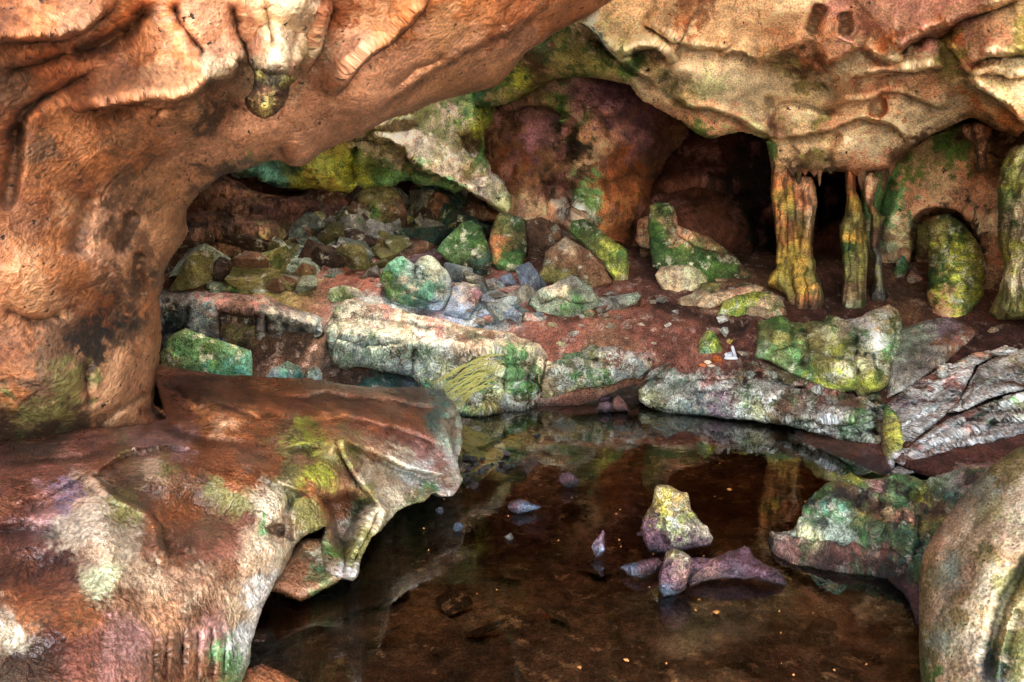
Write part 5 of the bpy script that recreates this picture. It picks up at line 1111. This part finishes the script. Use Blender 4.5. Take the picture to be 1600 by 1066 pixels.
# ------------------------------------------------------------------ pool rocks
pr = relief('boulder', '1200,850 1206,840 1222,832 1240,826 1252,818 1256,798 1270,782 1286,762 1306,752 1330,742 1344,748 1370,748 1385,746 1400,738 1420,742 1440,750 1465,742 1490,738 1520,726 1548,720 1575,740 1520,840 1470,900 1445,985 1432,985 1428,955 1412,928 1385,910 1350,904 1320,899 1290,894 1250,885 1225,876 1204,866',
            [(1200, 850, 4.4), (1204, 866, wd(864)), (1290, 894, wd(892)), (1385, 910, wd(908)), (1430, 960, wd(958)), (1256, 800, 4.5), (1330, 744, 4.75), (1400, 740, 4.75), (1490, 740, 4.6), (1560, 725, 4.55), (1300, 800, 4.35), (1400, 800, 4.25), (1350, 850, 4.1), (1440, 850, 3.9), (1470, 900, 3.6), (1300, 860, 4.1)], M['poolmoss'],
            '1210,850,SND 1240,835,GGR 1270,800,GRN 1290,780,MOS 1310,765,OLV 1300,800,TEA 1330,770,DBR 1340,790,BLK 1330,750,YMO 1360,770,PKR 1375,790,DBR 1350,810,OLV 1380,760,DGR 1400,750,GRN 1420,760,GRN 1425,775,BLK 1410,790,GRN 1415,805,PNK 1410,830,BLK 1440,770,YMO 1480,750,GGR 1520,735,PKR 1500,745,GRY 1460,790,DBR 1480,775,DTE 1450,820,OLV 1440,850,DTE 1430,880,DTE 1380,840,DMO 1350,830,DMO 1300,825,GGR 1320,840,GGR 1370,850,SND 1390,860,RED 1250,860,RED 1300,875,DRD 1350,885,RED 1400,900,DRD 1425,930,PUR 1230,865,PKR 1330,860,RED 1260,845,PLG',
            step=2.5, rim=(8, .06), feats=[('s', '1215,846 1260,850 1300,858 1350,862 1400,868 1440,890', 10, -.10), ('d', 1425, 775, 16, 18, 0, -.10), ('b', 1405, 765, 26, 26, 0, .10), ('g', '1385,750 1375,800 1385,840', 8, .10), ('s', '1440,800 1470,785 1500,780', 10, .08), ('b', 1310, 790, 34, 30, 0, .08), ('p', '1335,765 1370,760 1380,800 1350,815 1330,800', 10, .07), ('g', '1430,800 1440,850 1425,880', 7, .1), ('b', 1380, 830, 16, 10, 0, .06), ('b', 1285, 835, 40, 10, 8, .04)],
            noises=((.05, 2.5, 4, 'f'), (.04, 6, 5, 'r'), (.02, 15, 4, 'b'), (.008, 40, 3, 'r')), back=.5, rough=3, seed=161, warp=13, lumvar=.35)
tag(pr, 'mossy green and black rock with a rusty skirt at the pool edge', 'boulder')
nb = relief('boulder', '1436,910 1438,880 1444,860 1462,830 1484,800 1508,768 1530,745 1555,722 1585,702 1620,690 1680,685 1860,700 1860,1130 1440,1130 1438,1060 1436,1000',
            '1436,910,3.1 1444,1066,2.75 1484,800,3.35 1555,722,3.6 1680,690,3.5 1860,700,3.3 1860,1130,2.6 1560,850,2.85 1560,960,2.6 1560,1066,2.45 1500,950,2.75 1680,900,2.7 1680,1130,2.4 1620,780,3.0', M['near'],
            '1445,900,OLV 1440,1000,OLV 1445,1050,MOS 1470,1000,GGR 1520,850,OLV 1480,900,GGR 1470,950,PAL 1460,860,TAN 1500,830,PAL 1540,770,GGR 1580,720,OLV 1620,720,OLV 1560,800,PLG 1520,900,TAN 1500,1000,PAL 1490,1050,TAN 1540,900,SND 1560,850,PCH 1530,960,PCH 1580,830,TAN 1600,780,PAL 1560,960,PAL 1580,920,OLV 1600,900,OLV 1590,980,OLV 1570,1030,DMO 1600,1040,OLV 1550,1050,DGR',
            step=2.5, rim=(40, .25), feats=[('g', '1620,840 1600,885 1575,930 1555,985 1540,1066', 10, .10), ('s', '1590,940 1575,990 1560,1066', 12, -.06), ('b', 1540, 880, 30, 120, 25, .06)], noises=((.03, 2, 4, 'f'), (.008, 12, 4, 'f'), (.005, 34, 3, 'f')), back=.6, rough=1.2, seed=162, warp=18, lumvar=.15)
tag(nb, 'huge smooth speckled tan boulder close to the camera', 'boulder')

def pool_rock(label, poly, c, seed, bulge=.12, tilt=.15, back=.2, slope=(.5, 1.5), feats=(), nz=None):
    q = pts(poly); yb = q[:, 1].max()
    return B('rock', label, 'rock', poly, M['wet'], c, d=wd(yb - 1) * .995, bulge=bulge, tilt=tilt, back=back, seed=seed, slope=slope, step=1.4, rough=2.6, feats=feats, rim=(4, .015),
             noises=nz or ((.02, 6, 4, 'f'), (.018, 14, 4, 'b'), (.008, 38, 4, 'r')))
pool_rock('upright yellow topped rock with a purple base standing in the pool', '1006,848 1002,832 1004,812 1012,796 1018,786 1021,764 1028,757 1046,758 1058,766 1074,772 1080,795 1090,808 1106,826 1113,840 1108,852 1085,858 1062,864 1035,866 1015,862', '1030,762,PAL 1050,768,PAL 1040,778,YEL 1060,782,GLD 1035,790,YEL 1060,795,WHT 1070,805,YMO 1040,808,YMO 1075,825,SND 1095,838,PAL 1050,822,PLG 1020,800,DBR 1015,820,PUR 1030,830,PUR 1020,845,PUR 1050,845,PUR 1070,845,PUR 1095,850,PUR', 201, bulge=.22, back=.3, tilt=.25,
          feats=[('s', '1012,806 1040,800 1060,798 1082,800', 6, .02), ('g', '1040,812 1035,835 1045,855', 4, .03)])
pool_rock('pointed purple rock lying in front of the upright yellow rock', '1026,918 1028,900 1034,880 1040,864 1052,857 1066,862 1078,870 1082,888 1076,905 1070,922 1050,931 1036,932', '1050,866,OLV 1060,875,PAL 1045,885,PUR 1065,890,PKR 1045,905,PUR 1060,915,PUR 1045,922,BLU', 202, bulge=.2, back=.25)
pool_rock('long jagged flat purple rock lying in the pool', '1072,874 1090,872 1112,872 1124,868 1138,860 1150,859 1164,853 1174,858 1180,872 1190,878 1202,884 1216,890 1226,902 1233,915 1205,912 1180,907 1150,905 1130,904 1100,908 1080,918 1074,900', '1090,885,PUR 1110,890,PKR 1130,880,PUR 1150,880,PUR 1165,870,PUR 1180,895,PUR 1210,902,PUR 1150,895,LIL', 203, bulge=.17, tilt=.9, back=.18, slope=(.6, 2.4),
          feats=[('s', '1090,880 1120,888 1150,872 1175,880', 6, .015)])
pool_rock('low dark purple tongue of rock touching the pointed purple rock', '970,888 985,880 1005,875 1028,871 1036,878 1030,890 1015,900 1000,904 985,899', '985,888,BLU 1005,882,PUR 1025,876,PUR 1010,895,DRD', 204, bulge=.07, tilt=.9, back=.12)
pool_rock('small spiky purple rock standing alone in the pool', '926,856 930,846 936,838 942,828 946,831 945,845 948,858 942,868 934,870', '940,838,PUR 935,852,LIL 940,862,BLU', 205, bulge=.05, back=.06)
pool_rock('knobbly dark purple stone further out in the pool', '870,752 871,744 878,737 888,736 896,742 903,750 900,758 888,763 877,760', '880,742,PUR 890,748,PUR 878,755,DRD 895,755,BLK', 206, bulge=.08, back=.12)
pool_rock('blue grey flat stone with a pointed end in the pool', '792,792 798,784 810,780 822,782 832,788 845,790 838,796 826,800 810,804 800,800', '805,788,PUR 815,794,BLU 830,792,BLU', 207, bulge=.07, tilt=.6, back=.1)
pool_rock('reddish upright stone at the far side of the pool', '956,636 958,622 965,616 974,622 982,632 985,642 975,645 962,643', '965,625,RED 972,632,PKR 978,640,PUR', 208, bulge=.1, back=.15)
pool_rock('squat purple stone beside the reddish upright one', '932,640 936,630 948,627 957,632 957,641 946,645', '945,634,PUR 950,640,LIL', 209, bulge=.08, back=.12)
pool_rock('flat purple stone behind the squat one at the far pool edge', '930,628 938,620 950,617 957,622 954,628 942,630', '943,624,PUR', 210, bulge=.06, back=.1)
tiny = [(687, 804, 15, 14, 'small round dark blue stone in the shallows near the ledge', 'BLU'), (716, 828, 17, 13, 'small pale blue stone in open water below the round dark one', 'BLU'), (795, 842, 14, 9, 'small whitish stone barely above the water by itself', 'WHT'),
        (1000, 838, 12, 8, 'tiny bluish stone at the foot of the upright yellow rock', 'BLU'), (839, 684, 12, 8, 'small black and white pebble on the green shallows', 'DGR'), (791, 712, 12, 10, 'small lilac stone on the green shallows', 'LIL')]
def stone_at(px, pyb, wpx, hpx, d, seed, c, mat, name='rock', label=None, cat='rock', group=None, level=3, dep=1.0, z=None, var=.25):
    m = d / F
    V, fc = stone_shape((wpx * m, wpx * m * dep, hpx * m), seed, level, noise_amp=.06)
    r = np.random.RandomState(seed)
    a = r.uniform(-.4, .4)
    tl = .5 if wpx > 26 else .15
    V = V @ rotm(r.uniform(-tl, tl), r.uniform(-tl, tl), a).T
    p = P(px, pyb, d)
    V = V + p + np.array([0, 0, hpx * m * .38])
    C = np.tile(np.array(PAL[c] if isinstance(c, str) else c), (len(V), 1)) * (1 + var * 2 * fbm(V, 3 / (wpx * m), 4, seed=seed % 30))[:, None]
    o = new_mesh_object(name, V, fc, C, mat, sharp=math.radians(24))
    return tag(o, label, cat, group)
for k, (px, py, w_, h_, lb, c) in enumerate(tiny):
    stone_at(px, py, w_, h_, wd(py), 300 + k, c, M['wet'], label=lb, name='stone', cat='stone')
r = np.random.RandomState(77)
for k in range(34):
    if k < 24:
        t = r.rand(); px, py = 727 + 34 * r.rand() * (1 - .4 * t), 716 + 52 * t
    else:
        px, py = 758 + 46 * r.rand(), 722 + 18 * r.rand()
    w_ = r.uniform(6, 15)
    stone_at(px, py, w_, w_ * r.uniform(.5, .8), wd(py), 400 + k, ['BLK', 'DGR', 'DTE', 'DGR'][k % 4], M['wet'], name='pebble', label='wet black pebble in the dark heap under the ledge tip', cat='pebble', group='black pebbles under the ledge tip', level=2)

# drowned flat stones on the pool bed
r = np.random.RandomState(91)
n = 0
while n < 55:
    px, py = r.uniform(520, 1420), r.uniform(665, 1060)
    if px < 560 + (905 - py) * 1.0 and py < 905: continue
    if px > 1000 + (py - 640) * 1.5 and py < 760: continue
    d = wd(py, -.10); w_ = r.uniform(10, 70) * (4 / d) ** .5
    c = np.array((.10, .07, .045)) * r.uniform(.35, 1.3) * np.array((1, r.uniform(.85, 1.05), r.uniform(.7, 1.0)))
    o = stone_at(px, py, w_, w_ * .14, d, 500 + n, c, M['bed'], name='flat_stone', label='flat brown stone lying under the clear pool water', cat='stone', group='flat stones on the pool bed', level=2, dep=.8)
    n += 1

# loose rubble on the slope
spots = []
r = np.random.RandomState(17)
def rub(x0, y0, x1, y1, n, wmin, wmax, cl):
    for _ in range(n):
        spots.append((r.uniform(x0, x1), r.uniform(y0, y1), r.uniform(wmin, wmax), cl[r.randint(len(cl))]))
rub(430, 318, 740, 400, 20, 60, 105, ['OLV', 'BRN', 'GRY', 'DBR', 'GGR', 'DTE'])
rub(290, 395, 480, 455, 10, 60, 100, ['OLV', 'DBR', 'GGR', 'BRN'])
rub(430, 325, 600, 430, 44, 30, 70, ['OLV', 'BRN', 'GRY', 'DBR', 'GGR'])
rub(560, 320, 720, 395, 26, 32, 66, ['BRN', 'OLV', 'DBR', 'GRY'])
rub(300, 395, 500, 458, 24, 30, 66, ['OLV', 'BRN', 'DBR', 'GGR'])
rub(690, 435, 860, 505, 20, 28, 62, ['BGR', 'BLU', 'GRY', 'PKR'])
rub(1060, 450, 1220, 500, 8, 26, 44, ['TAN', 'BRN', 'OLV'])
rub(430, 340, 600, 440, 60, 10, 34, ['GRY', 'BRN', 'OLV', 'GRY', 'GGR', 'RED', 'BRN'])
rub(330, 400, 520, 460, 26, 12, 36, ['OLV', 'BRN', 'GGR', 'DBR'])
rub(560, 400, 640, 470, 22, 6, 18, ['PKR', 'RED', 'GRY', 'PKR'])
rub(640, 340, 720, 400, 16, 12, 34, ['BRN', 'DBR', 'GRY'])
rub(700, 440, 860, 510, 26, 8, 36, ['BGR', 'BLU', 'GRY', 'PKR'])
rub(900, 440, 1040, 500, 14, 8, 22, ['GRY', 'SND', 'PKR'])
rub(860, 490, 1130, 545, 50, 5, 20, ['SND', 'PKR', 'WHT', 'RED', 'PLG'])
rub(1080, 440, 1230, 500, 16, 8, 26, ['TAN', 'BRN', 'OLV'])
rub(980, 390, 1080, 420, 8, 14, 40, ['ORD', 'BRN'])
rub(520, 310, 600, 350, 8, 20, 44, ['OLV', 'DBR'])
rub(300, 430, 430, 470, 14, 10, 30, ['OLV', 'GGR'])
rub(1420, 500, 1560, 540, 12, 8, 20, ['BRN', 'TAN', 'RED'])
rub(1510, 690, 1600, 745, 16, 6, 20, ['DRD', 'BRN', 'PKR', 'DRD'])
for k, (px, py, w_, c) in enumerate(spots):
    big = w_ > 26
    gl, lb = (('larger loose blocks on the rubble slope', 'angular loose block among the rubble on the slope at the back') if big else
              ('small loose stones on the cave floor', 'small loose stone lying on the red cave floor'))
    h_ = w_ * (r.uniform(.35, .8) if not big else r.uniform(.35, .85))
    dd = 5.4 + (745 - py) * .012 if py > 680 else gd(px, py)
    cc = np.array(PAL[c]) * r.uniform(.6, 1.25)
    if px < 560 and py < 425: cc = cc * .5  # back-left stones coloured darker to paint in deeper shadow
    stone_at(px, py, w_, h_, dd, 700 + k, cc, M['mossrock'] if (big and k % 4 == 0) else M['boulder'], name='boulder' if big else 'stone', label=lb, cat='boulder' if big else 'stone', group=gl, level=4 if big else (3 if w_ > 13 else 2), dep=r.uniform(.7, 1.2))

# ------------------------------------------------------------------ the small offering on the slab
def box_mesh(name, size, loc, mat, parent, bev=.008, rot=(0, 0, 0)):
    bm = bmesh.new(); bmesh.ops.create_cube(bm, size=1)
    bmesh.ops.scale(bm, vec=size, verts=bm.verts)
    bmesh.ops.bevel(bm, geom=list(bm.edges), offset=bev, segments=3, affect='EDGES')
    me = bpy.data.meshes.new(name); bm.to_mesh(me); bm.free()
    for p in me.polygons: p.use_smooth = True
    o = bpy.data.objects.new(name, me); col.objects.link(o); o.parent = parent; o.location = loc; o.rotation_euler = rot
    me.materials.append(mat); return o
d0 = 7.95; mpx = d0 / F
white = plain_material('white_glazed_clay', (.78, .78, .84), .35, .08)
fg = empty('ornament', P(1142, 561, d0), 'tiny white ornament with an upright back on a flat base beside the shells', 'ornament')
lathe = lambda prof, n=20: None
bm = bmesh.new()
bmesh.ops.create_cone(bm, segments=24, radius1=11 * mpx, radius2=9.5 * mpx, depth=4 * mpx, cap_ends=True)
bmesh.ops.scale(bm, vec=(1, .6, 1), verts=bm.verts)
bmesh.ops.bevel(bm, geom=list(bm.edges), offset=.004, segments=2, affect='EDGES')
me = bpy.data.meshes.new('base'); bm.to_mesh(me); bm.free(); o = bpy.data.objects.new('base', me); col.objects.link(o); o.parent = fg; o.location = (0, 0, 2 * mpx); me.materials.append(white)
box_mesh('back', (4.5 * mpx, 4 * mpx, 19 * mpx), (4 * mpx, 0, 12 * mpx), white, fg, .01, (0, math.radians(-20), 0))
box_mesh('seat', (13 * mpx, 7 * mpx, 6 * mpx), (-4 * mpx, 0, 6.5 * mpx), white, fg, .012, (0, math.radians(6), 0))
box_mesh('arm', (9 * mpx, 2.5 * mpx, 3 * mpx), (-3 * mpx, -3 * mpx, 10 * mpx), plain_material('grey_glazed_clay', (.45, .47, .55), .4, .1), fg, .006, (0, math.radians(-18), 0))
shell_w = plain_material('cream_shell', (.75, .58, .40), .5, .15)
shell_o = plain_material('orange_shell', (.62, .16, .04), .6, .3)
def shell(px, py, wpx, mat, label, seed, tilt):
    m = d0 / F; nr, na = 8, 18
    r_ = np.linspace(.05, 1, nr); a = np.linspace(-1.1, 1.1, na)
    R, A = np.meshgrid(r_, a, indexing='ij'); R, A = R.ravel(), A.ravel()
    rib = 1 + .05 * np.cos(A * 16)
    V = np.column_stack([R * np.sin(A) * rib, .5 * (1 - R ** 2) * .6 + .02 * np.cos(A * 16) * R, R * np.cos(A) * rib]) * wpx * m * .6
    V[:, 1] *= -1
    V = V @ rotm(tilt, 0, random.Random(seed).uniform(-.6, .6)).T
    idx = np.arange(nr * na).reshape(nr, na)
    Q = np.stack([idx[:-1, :-1], idx[1:, :-1], idx[1:, 1:], idx[:-1, 1:]], -1).reshape(-1, 4)
    p = P(px, py, d0 - .08)
    V = V + p
    V2 = np.concatenate([V, V + np.array([0, .012, 0])]); Q2 = np.concatenate([Q, Q[:, ::-1] + len(V)])
    o = new_mesh_object('shell', V2, Q2, None, mat); return tag(o, label, 'shell')
shell(1113, 577, 15, shell_w, 'largest cream shell in front of the mossy cone of stone', 1, .5)
shell(1125, 576, 12, shell_w, 'cream shell leaning against the largest shell', 2, .7)
shell(1106, 569, 11, shell_w, 'pale shell behind the largest shell', 3, .3)
shell(1098, 573, 11, shell_o, 'reddish shell at the end of the row away from the ornament', 4, .6)
shell(1134, 573, 11, shell_o, 'reddish brown shell closest to the white ornament', 5, .6)
stone_at(1120, 567, 17, 15, d0 - .03, 601, (.55, .13, .03), M['boulder'], name='coral', label='rough orange lump of coral among the shells', cat='coral', level=4)
stone_at(1139, 537, 11, 9, d0 + .25, 602, (.62, .38, .05), M['boulder'], name='stone', label='small golden yellow stone behind the white ornament', cat='stone', level=3)
stone_at(1131, 525, 14, 16, d0 + .4, 603, PAL['WHT'], M['slab'], name='stone', label='whitish stone just behind the mossy cone of stone', cat='stone', level=3)
stone_at(1160, 556, 16, 8, d0 + .02, 604, PAL['SND'], M['slab'], name='stone', label='sandy flat stone on the far side of the ornament from the shells', cat='stone', level=3)

# ------------------------------------------------------------------ hanging roots on the big slab
rootmat = plain_material('dry_root', (.50, .44, .13), .8, .3)
from mathutils.bvhtree import BVHTree
off = np.array(cs.location)
bvh = BVHTree.FromPolygons([tuple(np.array(v.co) + off) for v in cs.data.vertices], [tuple(p.vertices) for p in cs.data.polygons])
rt = empty('root_bundle', P(735, 600, 7.4), 'bundle of dry yellow roots clinging to the face of the big pale slab', 'roots')
rr_ = np.random.RandomState(3)
eye = Vector((0, 0, CAMZ))
for k in range(34):
    t = k / 33
    a = np.array([790 + rr_.uniform(-30, 6) - 16 * t, 558 + 44 * t + rr_.uniform(-9, 9)])
    b = np.array([672 + 34 * t + rr_.uniform(-6, 26), 604 + 38 * t + rr_.uniform(-8, 6)])
    nn = 18; bow = rr_.uniform(0, 12); rad = rr_.uniform(.004, .008); ph = rr_.uniform(0, 6)
    ring = []
    for i in range(nn):
        s = i / (nn - 1); q = a + (b - a) * s + np.array([0, -bow * math.sin(math.pi * s) + 2.2 * math.sin(ph + 7 * s) + rr_.uniform(-.6, .6)])
        p = Vector(P(q[0], q[1], 7.0)); dr = (p - eye).normalized()
        hit = bvh.ray_cast(eye, dr)
        p = np.array(hit[0] - dr * .012) if hit[0] else P(q[0], q[1], 7.45)
        w_ = rad * (.5 + .5 * math.sin(math.pi * s) + .2)
        for u in range(6):
            an = math.pi * u / 3
            ring.append(p + np.array([.3 * w_ * math.cos(an), w_ * math.cos(an), w_ * math.sin(an)]))
    ring = np.array(ring); idx = np.arange(nn * 6).reshape(nn, 6); nx_ = np.roll(idx, -1, 1)
    new_mesh_object('root', ring, np.stack([idx[:-1], nx_[:-1], nx_[1:], idx[1:]], -1).reshape(-1, 4), None, rootmat, rt)

# floating leaves and specks
leafm = plain_material('dry_leaf', (.55, .22, .05), .6, .3)
def leaf(px, py, wpx, label, seed, group=None):
    rn = np.random.RandomState(seed); d = wd(py, .006); m = d / F
    bm = bmesh.new(); n = 14
    vs = []
    for i in range(n):
        a = 2 * math.pi * i / n; rr2 = wpx * m * .5 * (1 + .35 * math.cos(a) + .25 * rn.uniform(-1, 1))
        vs.append(bm.verts.new((rr2 * math.cos(a), rr2 * .7 * math.sin(a), rn.uniform(0, .006))))
    c = bm.verts.new((0, 0, .010))
    for i in range(n): bm.faces.new((vs[i], vs[(i + 1) % n], c))
    bmesh.ops.rotate(bm, matrix=__import__('mathutils').Matrix.Rotation(rn.uniform(0, 6), 3, 'Z'), verts=bm.verts)
    me = bpy.data.meshes.new('leaf'); bm.to_mesh(me); bm.free()
    o = bpy.data.objects.new('leaf', me); col.objects.link(o); o.location = P(px, py, d); me.materials.append(leafm)
    return tag(o, label, 'leaf', group)
leaf(1118, 958, 15, 'orange dry leaf floating in the pool in front of the purple rocks', 1)
leaf(905, 1044, 10, 'small orange leaf floating at the near end of the pool', 2)
leaf(980, 1033, 10, 'pale curled leaf floating near the near end of the pool', 3)
leaf(1140, 765, 10, 'pink petal like leaf floating behind the upright yellow rock', 4)
rn = np.random.RandomState(8)
for k in range(40):
    px, py = rn.uniform(640, 1400), rn.uniform(700, 1060)
    if px < 560 + (905 - py) and py < 905: continue
    leaf(px, py, rn.uniform(2.2, 4.5), 'tiny dry leaf scrap floating on the pool', 20 + k, 'leaf scraps on the water')
